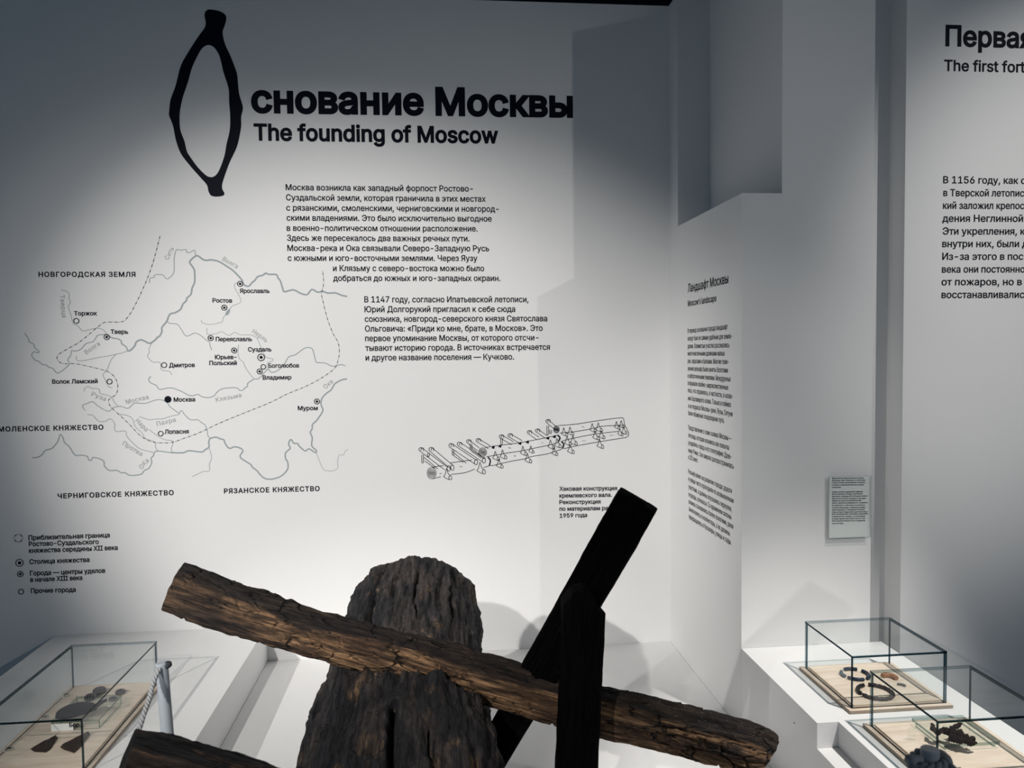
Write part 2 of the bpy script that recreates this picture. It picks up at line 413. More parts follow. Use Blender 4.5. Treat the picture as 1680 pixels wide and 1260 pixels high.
def text_block(name, plane, lines, cap_px, weight, mat=None, parent=None, track=1.0, lift=0.0008):
    """lines: (text, x0, y0, x1, y1[, measured prefix]) - baseline ends as seen on the wall"""
    V, Fc = [], []
    for ln in lines:
        text, x0, y0, x1, y1 = ln[:5]; ref = ln[5] if len(ln) > 5 else text
        p0, p1 = plane.uv(x0, y0), plane.uv(x1, y1)
        if len(ln) <= 6 and abs(y1 - y0) < 6 and plane.kind == 'Y' and parent is None: pass
        xm = (x0 + x1) / 2; ym = (y0 + y1) / 2
        ang = math.atan2(y1 - y0, x1 - x0)
        if plane.kind == 'X': cap = (plane.uv(x0, y0) - plane.uv(x0, y0 - cap_px)).length
        else: cap = (plane.uv(xm, ym) - plane.uv(xm + cap_px * math.sin(ang), ym - cap_px * math.cos(ang))).length
        b0, b1 = bounds(ref, track)
        d = p1 - p0; ln_ = d.length; d.normalize(); u = Vector((-d.y, d.x))
        sx = ln_ / (b1 - b0); sy = cap / CAP
        def fn(p, p0=p0, d=d, u=u, sx=sx, sy=sy, b0=b0):
            return plane.w(p0 + d * ((p.x - b0) * sx) + u * (p.y * sy), lift)
        fill_text(text, weight, track, V, Fc, fn)
    o = mesh_obj(name, V, Fc, mat or M_INK, parent, V[0] if parent is None else V[0])
    return o
def poly_fill(plane, loops, V, Fc, lift):
    L3 = [[Vector((p[0], p[1], 0)) for p in l] for l in loops]
    flat = [p for l in L3 for p in l]; off = len(V)
    V += [plane.w(p, lift) for p in flat]
    for t in geometry.tessellate_polygon(L3): Fc.append(tuple(off + i for i in t))
def ribbon(plane, pts, wid, V, Fc, lift):
    n = len(pts); off = len(V)
    for i, p in enumerate(pts):
        d = (pts[min(i + 1, n - 1)] - pts[max(0, i - 1)])
        if d.length < 1e-9: d = Vector((1, 0))
        d = d.normalized(); u = Vector((-d.y, d.x)) * (wid / 2)
        V.append(plane.w(p + u, lift)); V.append(plane.w(p - u, lift))
    for i in range(n - 1): Fc.append((off + 2 * i, off + 2 * i + 1, off + 2 * i + 3, off + 2 * i + 2))
def ring(plane, c, r0, r1, V, Fc, lift, seg=28, a0=0.0, a1=2 * math.pi):
    off = len(V)
    for k in range(seg + 1):
        t = a0 + (a1 - a0) * k / seg; u = Vector((math.cos(t), math.sin(t)))
        V.append(plane.w(c + u * r1, lift)); V.append(plane.w(c + u * r0, lift))
    for k in range(seg): Fc.append((off + 2 * k, off + 2 * k + 1, off + 2 * k + 3, off + 2 * k + 2))
PXM = 3.25 / F                                   # metres on the back wall per photo pixel

# heading
hd = empty('wall_heading', BACK.w(BACK.uv(345, 170), 0), 'large heading lettering about the founding of the city, with tall black loop initial', 'lettering')
Z = lambda l, s, ox, oy: [(x / s + ox, y / s + oy) for x, y in l]
outer = Z([(1035,47),(1080,55),(1108,72),(1114,95),(1105,130),(1096,155),(1100,190),(1113,230),(1130,265),(1150,315),(1167,365),(1172,415),(1178,465),(1193,515),(1195,540),(1187,575),(1187,620),(1180,665),(1165,725),(1130,800),(1108,860),(1094,905),(1094,930),(1104,950),(1098,963),(1065,968),(1038,962),(1026,940),(1018,910),(985,872),(935,815),(890,755),(866,690),(852,620),(833,570),(833,545),(840,490),(862,430),(875,380),(885,340),(903,297),(950,220),(985,168),(1006,140),(1013,115),(1007,75),(1015,53)], 3, 0, 0)
inner = Z([(1030,222),(1055,235),(1078,270),(1090,310),(1100,355),(1120,415),(1127,450),(1128,500),(1133,570),(1131,640),(1115,710),(1104,770),(1078,840),(1055,868),(1030,871),(1008,858),(975,825),(945,785),(920,745),(908,695),(888,640),(884,585),(887,540),(900,480),(925,405),(945,335),(970,280),(990,245),(1008,228)], 3, 0, 0)
V, Fc = [], []
poly_fill(BACK, [catmull([BACK.uv(*p) for p in outer], 4, True), catmull([BACK.uv(*p) for p in inner], 4, True)], V, Fc, 0.0008)
tag(mesh_obj('initial_ornament', V, Fc, M_INK, hd, V[0]), 'tall black loop shaped like a stretched letter O')
text_block('russian_title', BACK, [('снование Москвы', 415, 183.2, 937.5, 191.2)], 43, 0.030, parent=hd)
text_block('english_title', BACK, [('The founding of Moscow', 418, 229.6, 816, 234.6)], 25.5, 0.026, parent=hd)

P1 = [('Москва возникла как западный форпост Ростово-', 469, 312, 775.5, 314.3), ('Суздальской земли, которая граничила в этих местах', 469.5, 328.7, 796.5, 331),
      ('с рязанскими, смоленскими, черниговскими и новгород-', 470, 345.5, 818, 347.5), ('скими владениями. Это было исключительно выгодное', 470.5, 362, 806.5, 363.4),
      ('в военно-политическом отношении расположение.', 470.7, 378.7, 783.3, 379.8), ('Здесь же пересекалось два важных речных пути.', 471.3, 395, 770, 396),
      ('Москва-река и Ока связывали Северо-Западную Русь', 471.7, 411.6, 802.3, 412.2), ('с южными и юго-восточными землями. Через Яузу', 472.3, 428, 783, 428.3),
      ('и Клязьму с северо-востока можно было', 546.7, 444.7, 794, 444.9), ('добраться до южных и юго-западных окраин.', 547, 461, 820.7, 461)]
t = text_block('wall_text', BACK, P1, 9.6, 0.014)
tag(t, 'ten-line dark paragraph on the back wall right under the heading', 'lettering')
P2 = [('В 1147 году, согласно Ипатьевской летописи,', 598, 496, 866.7, 495.8), ('Юрий Долгорукий пригласил к себе сюда', 598.3, 512.2, 845, 511.6),
      ('союзника, новгород-северского князя Святослава', 598.6, 528, 897.5, 527), ('Ольговича: «Приди ко мне, брате, в Москов». Это', 599, 544, 890, 542.8),
      ('первое упоминание Москвы, от которого отсчи-', 599.3, 559.8, 883, 558.4), ('тывают историю города. В источниках встречается', 599.6, 575.6, 902, 573.8),
      ('и другое название поселения — Кучково.', 600, 591.5, 843, 589.8)]
t = text_block('wall_text', BACK, P2, 9.6, 0.014)
tag(t, 'seven-line dark paragraph on the back wall beginning with the year 1147', 'lettering')

# map
mp = empty('wall_map', BACK.w(BACK.uv(310, 620), 0), 'wall map of rivers and old towns in grey and navy lines', 'map')
A = lambda *l: Z(l, 5.25, 0, 380)
B = lambda *l: Z(l, 5.25, 280, 380)
Cc = lambda *l: Z(l, 5.25, 0, 600)
D = lambda *l: Z(l, 5.25, 280, 600)
rivers = [
 (A((213,875),(230,900),(248,925),(250,948),(290,970),(300,1000),(338,1035),(322,1043),(297,1035),(278,1050),(275,1072),(310,1112),(330,1115),(365,1145),(400,1150),(420,1168),(458,1180),(490,1217),(530,1203),(570,1170),(600,1135),(583,1105),(610,1065),(618,1025),(648,1030),(700,1010),(735,970),(770,955),(805,945),(840,895),(880,888),(915,885)), 1.4),
 (A((915,885),(965,915),(1020,925),(1045,945),(1050,968),(1085,990),(1100,1025)), 1.9),
 (A((1100,1025),(1120,1025),(1160,985),(1175,950),(1215,932),(1250,945),(1290,962),(1340,930),(1355,910),(1375,900),(1395,860),(1395,825),(1435,775),(1455,725),(1475,705),(1505,700),(1555,670),(1575,625),(1605,595),(1612,570),(1645,540),(1655,485),(1675,440)) + B((208,370),(200,320),(165,270),(170,250),(195,225),(230,207),(275,238),(310,248),(350,243),(415,258),(470,290),(530,330),(580,378),(615,420),(628,455),(655,470),(680,465),(700,440),(725,420),(750,388),(795,375),(818,358),(845,368),(910,370),(925,400),(945,425),(965,490),(980,518),(1045,502),(1080,510),(1115,530),(1175,543),(1215,498),(1265,522),(1310,515),(1355,530),(1420,528),(1470,548),(1520,558)), 2.6),
 (A((1287,445),(1293,400),(1325,395),(1335,372),(1400,372),(1435,407),(1475,385),(1500,340),(1500,240),(1510,180),(1525,155),(1560,160),(1603,155),(1610,180),(1640,178),(1672,160)) + B((211,175),(212,205)), 1.2),
 (A((1440,770),(1460,790),(1525,797),(1560,840),(1600,898),(1640,890),(1680,873)) + B((260,895),(300,930),(335,955),(340,985),(355,1020)), 1.2),
 (A((1308,960),(1285,1005),(1285,1045),(1270,1075),(1320,1125),(1365,1122),(1385,1145),(1390,1190),(1440,1200),(1465,1208),(1482,1235)), 0.95),
 (A((525,505),(565,510),(595,535),(595,580),(607,605),(590,650),(610,710),(630,790),(670,810),(710,855),(760,847),(830,832),(885,843),(920,880)), 0.95),
 (A((655,1070),(665,1110),(710,1112),(800,1095),(860,1082),(940,1070),(1000,1055),(1045,1047),(1105,1025)), 0.95),
 (A((1000,1058),(960,1100),(930,1170),(915,1200)) + Cc((887,75),(895,100),(925,160),(940,185),(970,187)), 0.95),
 (B((570,440),(552,455),(555,490),(607,600),(530,640),(505,680),(470,720),(450,750),(440,778),(345,800),(272,785),(265,760)), 0.8),
 (B((313,830),(313,875),(325,885),(390,880),(440,862),(500,895),(550,868),(600,890),(690,890),(745,920),(775,990),(820,1080),(880,1095),(868,1118),(835,1130),(830,1165),(835,1185)), 0.8),
 (B((585,975),(580,1040),(592,1095),(625,1125),(650,1180),(690,1235)) + D((715,112),), 0.9),
 (Cc((1300,92),(1280,115),(1295,145),(1350,172),(1375,205),(1470,190),(1560,220),(1620,252)) + D((190,258),(235,247),(265,265),(320,275),(370,262),(405,222),(460,195),(565,190),(595,212),(625,210),(640,190),(662,178),(665,150),(720,115),(760,110),(830,35),(848,35),(868,57),(915,45)) + B((975,1150),(1015,1080),(1075,1060),(1155,1003),(1210,1003),(1230,1035),(1250,1115),(1265,1128),(1330,1132),(1395,1160),(1470,1145),(1505,1158)), 1.4),
 (D((1520,115),(1480,120),(1415,155),(1385,205),(1345,235),(1310,270),(1295,310),(1298,345),(1312,385),(1280,440),(1250,480),(1222,505),(1218,545),(1202,575),(1220,620),(1215,690),(1255,730),(1245,748),(1190,715),(1160,735),(1105,690),(1095,670),(1060,668),(1038,635),(1020,655),(1018,685),(1030,712),(990,750),(990,800),(1008,830),(1008,890),(960,945),(910,968),(850,978),(800,965),(760,925),(745,905),(700,870),(690,850),(610,800),(600,770),(622,738),(605,712),(550,698),(515,712),(490,700),(465,660),(458,638),(420,628),(390,615),(340,628),(328,660),(330,700),(295,725),(270,743),(190,735),(150,733),(105,750),(0,748)), 2.2),
 (Cc((1470,748),(1410,740),(1360,735),(1330,745),(1322,775),(1300,798),(1308,830),(1285,880),(1240,905),(1215,935),(1120,945),(1080,922),(1045,922),(1005,900),(945,903),(900,865),(895,825),(855,800),(800,790),(790,810),(765,813),(750,780),(690,770),(660,775),(630,750),(600,700),(555,660),(545,625),(518,590),(500,650),(460,700),(440,715),(390,730),(360,770),(310,792),(278,790)), 1.6),
 (D((1255,750),(1310,885),(1350,905),(1400,905),(1440,880),(1438,830),(1450,770),(1490,770),(1500,740),(1530,720)), 0.75),
 (D((330,705),(350,770),(350,810),(333,850),(335,905),(285,910),(240,930),(185,955)), 0.85),
 (Cc((730,220),(727,200),(760,178),(790,195),(850,200),(862,238),(900,248),(960,270),(985,315),(1020,350)), 0.95),
 (Cc((733,385),(710,345),(750,325),(800,310),(840,345),(920,390),(950,385),(975,362),(1040,350),(1100,368),(1130,345),(1165,322),(1250,325),(1300,308),(1360,292),(1410,300),(1450,330),(1460,350),(1500,380),(1540,408),(1562,385),(1590,420),(1640,465)) + D((230,465),(265,490),(295,510),(312,550),(320,600),(340,625)), 1.25),
 (Cc((1200,438),(1285,465),(1350,458),(1400,458),(1470,435),(1540,420),(1545,405)), 0.95),
 (Cc((1020,420),(1085,425),(1140,455),(1165,525),(1225,580),(1250,625),(1330,655),(1340,700),(1360,735)), 0.9),
 (Cc((1285,548),(1330,585),(1410,635),(1480,645),(1490,670),(1475,715),(1485,745)), 0.9),
 (Cc((755,422),(800,428),(850,478),(910,478),(940,460),(965,465),(990,505),(985,545),(1010,568),(1080,562),(1092,605),(1140,660),(1210,718),(1320,745)), 0.95)]
for k, (pts, w) in enumerate(rivers):
    V, Fc = [], []
    ribbon(BACK, catmull([BACK.uv(*p) for p in pts], 3), w * PXM, V, Fc, 0.0003 + 0.00001 * k)
    mesh_obj('river', V, Fc, M_RIVER, mp, V[0])
V, Fc = [], []
lk = [BACK.uv(*p) for p in B((508,665),(510,690),(498,712),(480,722),(470,715),(478,692),(495,672))]
poly_fill(BACK, [catmull(lk, 4, True)], V, Fc, 0.0006); mesh_obj('lake', V, Fc, M_RIVER, mp, V[0])
border = A((1378,40),(1320,260),(1250,450),(1150,660),(1085,755),(1040,778),(920,780),(870,800),(700,940),(600,1000),(510,1055),(492,1090),(515,1125),(560,1138),(650,1138),(760,1160),(900,1195)) + Cc((960,70),(1000,120),(1015,180),(1000,245),(940,290),(940,330),(975,375),(1100,490),(1200,595),(1260,635),(1330,660),(1420,665),(1500,655),(1600,620)) + D((210,592),(310,548),(420,495),(600,420),(850,320),(1000,245),(1170,175),(1300,105)) + B((1410,1180),(1440,1115),(1453,1030),(1440,950),(1400,880),(1350,750),(1310,590),(1300,530),(1318,440),(1305,310))
bp_ = catmull([BACK.uv(*p) for p in border], 12)
def resample(pts, step):
    out = [pts[0]]; acc = 0.0
    for a, b in zip(pts, pts[1:]):
        L = (b - a).length
        if L < 1e-9: continue
        t = step - acc
        while t <= L: out.append(a + (b - a) * (t / L)); t += step
        acc = L - (t - step)
    return out
rs = resample(bp_, 0.9 * PXM)
V, Fc = [], []; i = 0
while i < len(rs) - 9:
    ribbon(BACK, rs[i:i + 6], 0.95 * PXM, V, Fc, 0.0008); ribbon(BACK, rs[i + 7:i + 9], 0.95 * PXM, V, Fc, 0.0008); i += 10
tag(mesh_obj('border_line', V, Fc, M_INK, mp, V[0]), 'navy dash-dot principality border')
def marker(px, py, kind, parent, r):
    V, Fc = [], []; c = BACK.uv(px, py); R = r * PXM
    if kind == 'solid': poly_fill(BACK, [[c + Vector((math.cos(a), math.sin(a))) * R for a in [2 * math.pi * k / 28 for k in range(28)]]], V, Fc, 0.001)
    else:
        ring(BACK, c, R - 1.25 * PXM, R, V, Fc, 0.001)
        if kind == 'dot': poly_fill(BACK, [[c + Vector((math.cos(a), math.sin(a))) * R * 0.42 for a in [2 * math.pi * k / 20 for k in range(20)]]], V, Fc, 0.001)
    return mesh_obj('town_marker', V, Fc, M_INK, parent, V[0])
for px, py, k, r in [(175.2,553,'dot',4.6),(394,465.7,'dot',4.6),(368,504.8,'dot',4.6),(345.7,554.7,'dot',4.6),(384.2,575,'dot',4.6),(426.1,609.5,'dot',4.6),(520,658.7,'dot',4.6),(428.4,586.3,'dot',5.9),
                     (125.3,526.5,'ring',4.5),(269.3,599,'ring',4.5),(432,601.9,'ring',4.2),(179.8,626.1,'ring',4.4),(263.8,711.4,'ring',4.3),(275.6,655.2,'solid',5.3)]:
    marker(px, py, k, mp, r)
for l in [('Торжок',121.9,517.5,159,517.3),('Тверь',181.9,547.6,210,547.6),('Дмитров',277.7,602.6,319.5,602),('Ростов',349,496.2,380.6,496.4),('Ярославль',393.7,480.6,442,480.6),
          ('Переяславль',354.3,559.8,413.3,559.6),('Суздаль',407.2,576.7,445.1,576.4),('Боголюбов',440.6,603.4,490.5,602.8),('Владимир',431.4,622.8,478,622.3),
          ('Волок Ламский',86,629.5,160,628.6),('Москва',285.3,659,320,658.5),('Лопасня',270.5,711.8,309.5,711),('Муром',489,673.1,521,672.8)]:
    text_block('town_name', BACK, [l], 6.9, 0.022, parent=mp)
text_block('town_name', BACK, [('Юрьев-',353,589.3,388,589),('Польский',343.8,599,388.2,598.7)], 6.9, 0.022, parent=mp)
for l in [('НОВГОРОДСКАЯ ЗЕМЛЯ',63.8,454,222,454),('СМОЛЕНСКОЕ КНЯЖЕСТВО',-12,708.2,169.5,704.6),('ЧЕРНИГОВСКОЕ КНЯЖЕСТВО',95.2,817.7,284.8,812),('РЯЗАНСКОЕ КНЯЖЕСТВО',368,809.5,524.2,805.3)]:
    text_block('region_name', BACK, [l], 7.8, 0.022, parent=mp, track=1.12)
for l in [('Сить',275.8,426.7,285.7,407.6),('Тверца',98.5,484.4,102.3,521),('Волга',141.9,581.5,164.8,565.7),('Волга',364.4,427.2,388.2,440.6),('Нерль',412.8,545.3,436.2,561.9),('Клязьма',354.9,659.4,396.2,651.4),
          ('Ока',534.3,638.5,546.7,627),('Руза',149.5,649.1,172.4,658.1),('Москва',207.6,662.9,244.2,654.3),('Нара',221.9,691,239,708.2),('Пахра',258.1,699,288.6,691.4),('Протва',200.4,729.5,231.4,748.2),('ОКа',232.8,770,244.8,756.2)]:
    text_block('river_name', BACK, [l], 7.2, 0.004, mat=M_RNAME, parent=mp, track=1.06)

# legend
lg = empty('map_legend', BACK.w(BACK.uv(30, 925), 0), 'map legend with four symbols low on the left of the back wall', 'lettering')
text_block('legend_text', BACK, [('Приблизительная граница',47.2,886,180,881.3),('Ростово-Суздальского',47.8,896.2,162,892.3),('княжества середины XII века',48,907,193,902)], 7.6, 0.022, parent=lg)
text_block('legend_text', BACK, [('Столица княжества',48.8,925.3,146.7,921.7)], 7.6, 0.022, parent=lg)
text_block('legend_text', BACK, [('Города — центры уделов',49.7,944.2,172.5,939.5),('в начале XIII века',50.3,954.7,135,951.3)], 7.6, 0.022, parent=lg)
text_block('legend_text', BACK, [('Прочие города',51.2,973,124.2,970.8)], 7.6, 0.022, parent=lg)
V, Fc = [], []
for k in range(4):
    a = k * math.pi / 2 + 0.3
    ring(BACK, BACK.uv(30.3, 882.8), 5.4 * PXM, 6.6 * PXM, V, Fc, 0.001, 8, a, a + 0.85); ring(BACK, BACK.uv(30.3, 882.8), 5.4 * PXM, 6.6 * PXM, V, Fc, 0.001, 2, a + 1.1, a + 1.3)
mesh_obj('legend_symbol', V, Fc, M_INK, lg, V[0])
for px, py, k, r in [(32.2,923.3,'dot',6.1),(33.5,941.7,'dot',4.7),(34.8,970.7,'ring',4.4)]:
    marker(px, py, k, lg, r).name = 'legend_symbol'

# line drawing of the log construction and its caption
dr = empty('wall_drawing', BACK.w(BACK.uv(860, 735), 0), 'ink line drawing of notched logs and hooks on the back wall', 'drawing')
Q = lambda *l: [BACK.uv(*p) for p in Z(l, 4.2, 660, 660)]
V, Fc = [], []
def ink(pts, w=1.0, closed=False, sub=4):
    q = catmull(Q(*pts), sub, closed)
    if closed: q.append(q[0])
    ribbon(BACK, q, w * PXM, V, Fc, 0.0008)
def ell(x, y, rx, ry, w=1.0, a0=0, a1=360, tilt=0.0):
    pts = []
    for k in range(17):
        a = math.radians(a0 + (a1 - a0) * k / 16); ex, ey = rx * math.cos(a), ry * math.sin(a)
        pts.append((x + ex * math.cos(tilt) - ey * math.sin(tilt), y + ex * math.sin(tilt) + ey * math.cos(tilt)))
    ink(pts, w, sub=2)
for x, y, rx, ry in ((202,488,31,40),(553,345,28,32),(1062,187,20,26)):
    for k in (1, .8, .6, .42, .25, .1): ell(x, y, rx * k, ry * k, 0.7)
ink([(205,448),(270,437),(285,440)]); ink([(330,418),(420,405),(480,398)]); ink([(205,528),(265,513)]); ink([(335,497),(430,485),(500,460)]); ink([(560,450),(600,437)])
ink([(590,378),(606,400),(600,437)], 2.2); ink([(1070,225),(1086,245),(1076,270)], 2.4); ink([(1095,268),(1112,290),(1102,320)], 2.4)
ink([(570,312),(620,303),(700,293),(800,280),(900,262),(1000,242),(1075,226)])
ink([(580,376),(620,368),(720,350),(820,335),(900,318),(1010,295),(1080,275)])
ink([(605,437),(640,432),(740,408),(840,390),(900,372),(1000,355),(1100,322)])
ink([(1075,160),(1200,150),(1340,128),(1500,107),(1525,118),(1530,150)])
ink([(1085,212),(1190,202),(1300,183),(1380,165),(1470,160),(1520,158)])
ink([(1105,265),(1190,245),(1310,222),(1400,210),(1490,200)])
ink([(1112,320),(1200,300),(1340,275),(1480,252),(1545,240),(1560,215),(1545,180),(1530,150)])
sticks = [((128,325),(300,455),13),((198,325),(345,450),14),((335,298),(505,412),14),((392,288),(560,400),13),((455,270),(525,325),12),((520,262),(600,310),12),((680,236),(760,282),12),((740,228),(820,275),12),((872,206),(935,250),11),((928,195),(993,240),11),((1000,130),(1052,175),11)]
for (xa, ya), (xb, yb), h in sticks:
    L_ = math.hypot(xb - xa, yb - ya); nx, ny = -(yb - ya) / L_ * h, (xb - xa) / L_ * h
    ink([(xa - nx, ya - ny), (xb - nx, yb - ny)]); ink([(xa + nx, ya + ny), (xb + nx, yb + ny)])
    an = math.degrees(math.atan2(yb - ya, xb - xa)); ell(xa, ya, h, h, a0=an + 90, a1=an + 270)
    ink([(xa + 2, ya + 8), (xa + 4, ya - 10), (xa + 18, ya - 8), (xa + 17, ya + 10)])
for x, y in ((320,455),(345,450),(508,412),(562,400)): ell(x, y, 11, 19)
for x, y, L_ in ((140,360,55),(350,325,36),(473,285,40),(684,246,40),(1002,160,60),(180,350,22),(1022,190,22)):
    ink([(x - 6, y), (x - 6, y + L_)]); ink([(x + 6, y), (x + 6, y + L_)]); ink([(x - 6, y + L_), (x, y + L_ + 4), (x + 6, y + L_)])
for x, y in ((150,380),(345,340),(470,310)): ink([(x, y), (x + 60, y + 50), (x + 95, y + 80)]); ink([(x + 5, y + 25), (x + 75, y + 75)])
hooks = [(640,365,1),(690,355,1),(665,418,1),(830,330,1),(885,322,.8),(862,382,1),(1020,287,1),(1065,277,1),(1045,335,.9),(1112,200,.9),(1155,195,.9),(1135,262,1),(1175,258,1),(1155,318,1),(1308,172,.95),(1350,168,1),(1328,224,.95),(1370,220,.9),(1358,282,1),(1475,155,.8),(1508,148,.8),(1498,203,.8),(1525,192,.8),(535,448,1.25),(305,490,1.2)]
for x, y, s in hooks:
    ink([(x - 18 * s, y + 18 * s), (x - 8 * s, y + 4 * s), (x, y - 28 * s), (x + 10 * s, y + 2 * s), (x + 26 * s, y + 14 * s)], 0.95)
    ink([(x - 18 * s, y + 18 * s), (x - 2 * s, y + 28 * s), (x + 16 * s, y + 36 * s)], 0.95); ell(x + 22 * s, y + 25 * s, 8 * s, 12 * s, 0.95, tilt=-0.3)
for x, y in ((730,315),(738,318),(770,368),(772,374),(395,440),(402,446),(255,490),(262,492),(960,280),(1235,165),(1245,170),(1240,268),(1255,262),(1430,230),(1445,225)):
    ink([(x, y), (x + 10, y + (4 if x % 2 else -4))], 0.7, sub=1)
for x, y in ((625,313),(672,304),(810,285),(862,276),(1002,249),(1047,239)):
    poly_fill(BACK, [Q((x - 12, y + 3), (x - 2, y - 10), (x + 12, y - 13), (x + 9, y + 9))], V, Fc, 0.001)
mesh_obj('ink_lines', V, Fc, M_INK, dr, V[0])
t = text_block('wall_caption', BACK, [('Хаковая конструкция',917.9,805.2,1012,804),('кремлевского вала.',917.9,816.4,1003.6,814.8),('Реконструкция',917.9,827.1,985,826),('по материалам раскопок',917.9,838,997,836.6,'по материалам ра'),('1959 года',918.3,849.3,963,848)], 6.6, 0.022)
tag(t, 'five-line bold caption on the back wall under the log drawing, partly behind the black plank', 'lettering')

# side wall text
sw = empty('wall_text', SIDE.w(SIDE.uv(1165, 680), 0), 'lettering seen edge-on on the side wall, about the landscape of the city', 'lettering')
text_block('russian_title', SIDE, [('Ландшафт Москвы',1128.8,479.6,1194.9,464.3)], 13.5, 0.012, parent=sw)
text_block('english_title', SIDE, [("Moscow's landscape",1128.8,502.6,1175.4,494.2)], 9.5, 0.012, parent=sw)
T3 = ['В период основания города ландшафт','вокруг был не самым удобным для земле-','делия. Холмистые участки рассекались','многочисленными долинами малых','рек, оврагами и балками. Многие пони-','жения рельефа были заняты болотами','и заболоченными землями. Междуречья','покрывали хвойно-широколиственные','леса, что отразилось, в частности, в назва-','нии Боровицкого холма. Только в поймах','и на террасах Москвы-реки, Яузы, Сетуни','были обширные плодородные луга.',
      'Представление о семи холмах Москвы —','легенда, которая возникла как попытка','уподобить город и его топографию Древ-','нему Риму. Она широко распространилась','в XIX веке.',
      'Рельеф влиял на развитие города: дороги','и улицы часто проходили по возвышенным','участкам, а долины опускались переулки,','огороды, сенокосы. Со временем склоны','холмов становились более пологими, реки','заключались в коллекторы, а их долины','превращались в бульвары, улицы и сады.']
C3 = [(1128.6,546.4,1194,539.9),(1128.6,558.6,1201.6,555.5),(1128.6,571.4,1196.7,570.1),(1128.6,583.3,1189.4,583.6),(1128.6,595.7,1195.8,597.5),(1128.6,607.9,1194.3,611.6),(1128.6,619.8,1198.5,626.2),(1128.6,631.6,1194.9,639.9),(1128.6,643.5,1202.7,654.5),(1129,656.5,1199.6,668),(1129.4,669,1201.8,683.4),(1129.4,680.8,1188.3,694.1),
      (1129.4,704.6,1200.2,723.9),(1129.4,717.1,1196.2,738.4),(1129.4,729.4,1200.2,753.7),(1129.4,741.7,1203.8,769.5),(1129.4,753.3,1145.2,758.8),
      (1129.4,776.7,1200.8,809.8),(1129.4,788.6,1203.6,825.7),(1129.8,801.3,1200.8,839.6),(1129.8,813.8,1199.8,852.5),(1129.8,825.7,1203.2,868),(1130.2,837.6,1197.2,879.2),(1130.4,850.5,1199.8,894.1)]
L3_ = [(t_, *c_) for t_, c_ in zip(T3, C3)]
for a_, b_ in ((0, 12), (12, 17), (17, 24)): text_block('paragraph', SIDE, L3_[a_:b_], 7.6, 0.005, parent=sw)

# right wall text
rw = empty('wall_text', RIGHT.w(RIGHT.uv(1620, 280), 0), 'lettering on the right wall about the first fortress, cut by the photo edge', 'lettering')
text_block('russian_title', RIGHT, [('Первая',1552.2,74.7,1670.2,77.9,'Перва')], 32.5, 0.022, parent=rw)
text_block('english_title', RIGHT, [('The first fortress',1549.4,116,1681,118.8,'The first fort')], 17.5, 0.016, parent=rw)
for ln_ in [('В 1156 году, как с',1547.5,300.6,1670.2,301.6,'В 1156 году, как'),('в Тверской летописи,',1547.8,321.8,1680,322.4,'в Тверской летопис'),('кий заложил крепость',1547.1,342.6,1680,343,'кий заложил крепос'),('дения Неглинной',1546.2,363.8,1678,364),
   ('Эти укрепления, к',1546.6,384.8,1668,384.9,'Эти укрепления,'),('внутри них, были д',1546,405.4,1671.4,405.4,'внутри них, были'),('Из-за этого в пос',1546,426.3,1678.4,426.2),('века они постоянно',1545.4,447.3,1681,447),('от пожаров, но в',1544.8,468,1676,467.8),('восстанавливались',1544.8,489,1680,488.7,'восстанавливалис')]: text_block('text_line', RIGHT, [ln_], 11.4, 0.012, parent=rw)

# ------------------------------------------------------------------ acrylic label plate on the pier
pl0 = at(1360, 884, 1, YP - 0.016); pl1 = at(1429.5, 780, 1, YP - 0.016)
lp = empty('label_plate', (pl0.x, YP, pl0.z), 'clear label plate with small text on the pillar above the right plinth', 'label')
def pane(name, x0, x1, y0, y1, z0, z1, thin, parent, mats, back=None):
    v, f = box_vf(x0, x1, y0, y1, z0, z1)
    fm = [0 if ax == thin else 1 for ax in ('z', 'z', 'y', 'x', 'y', 'x')]
    if back == 'all': fm = [2 if q else 0 for q in fm]
    elif back is not None: fm[back] = 2
    return mesh_obj(name, v, f, mats, parent, ((x0 + x1) / 2, (y0 + y1) / 2, z0), fmats=fm)
pane('plate', pl0.x, pl1.x, YP - 0.016, YP - 0.012, pl0.z, pl1.z, 'y', lp, [M_ACR, M_ACRE])
M_CARD = plain('white_card', (0.84, 0.84, 0.84), 0.6, 0.2)
boxes('card', [(pl0.x + 0.001, pl1.x - 0.006, YP - 0.0115, YP - 0.0105, pl0.z + 0.001, pl1.z - 0.002)], M_CARD, lp, (pl0.x, YP - 0.011, pl0.z))
for sx in (0.012, pl1.x - pl0.x - 0.02):
    for sz in (0.012, pl1.z - pl0.z - 0.012):
        boxes('standoff', [(pl0.x + sx - 0.003, pl0.x + sx + 0.003, YP - 0.0104, YP - 0.0002, pl0.z + sz - 0.003, pl0.z + sz + 0.003)], M_POST, lp, (pl0.x + sx, YP - 0.005, pl0.z + sz))
PLT = Plane('Y', YP - 0.0115)
T4 = ['Фрагменты браслетов и колец','Новгород, Киев, Смоленск, XI–XIII века','Стекло, янтарь, вытягивание, кручение,','сгибание стеклянной палочки, резьба,','полировка','Среди женских украшений наиболее','многочисленны находки стеклянных','браслетов. Модницы XII–XIII веков любили','браслеты не только за красоту: они удер-','живали на запястье длинный рукав','платья. Браслеты привозили из-за рубежа','(из Византии и с Востока) и из крупных','городов (Новгорода, Смоленска, Киева).','Своих мастеров-стеклоделов в Москве','тогда не было. Ордынское нашествие прер-','вало производство стеклянных украшений','в южнорусских городах, но в Новгороде','их будут делать еще около 100 лет. Они','были распространены или в городском','слое XIV века.']
Y4 = [145,180,215,252,288,362,395,432,468,502,537,575,612,647,682,714,752,788,822,862]
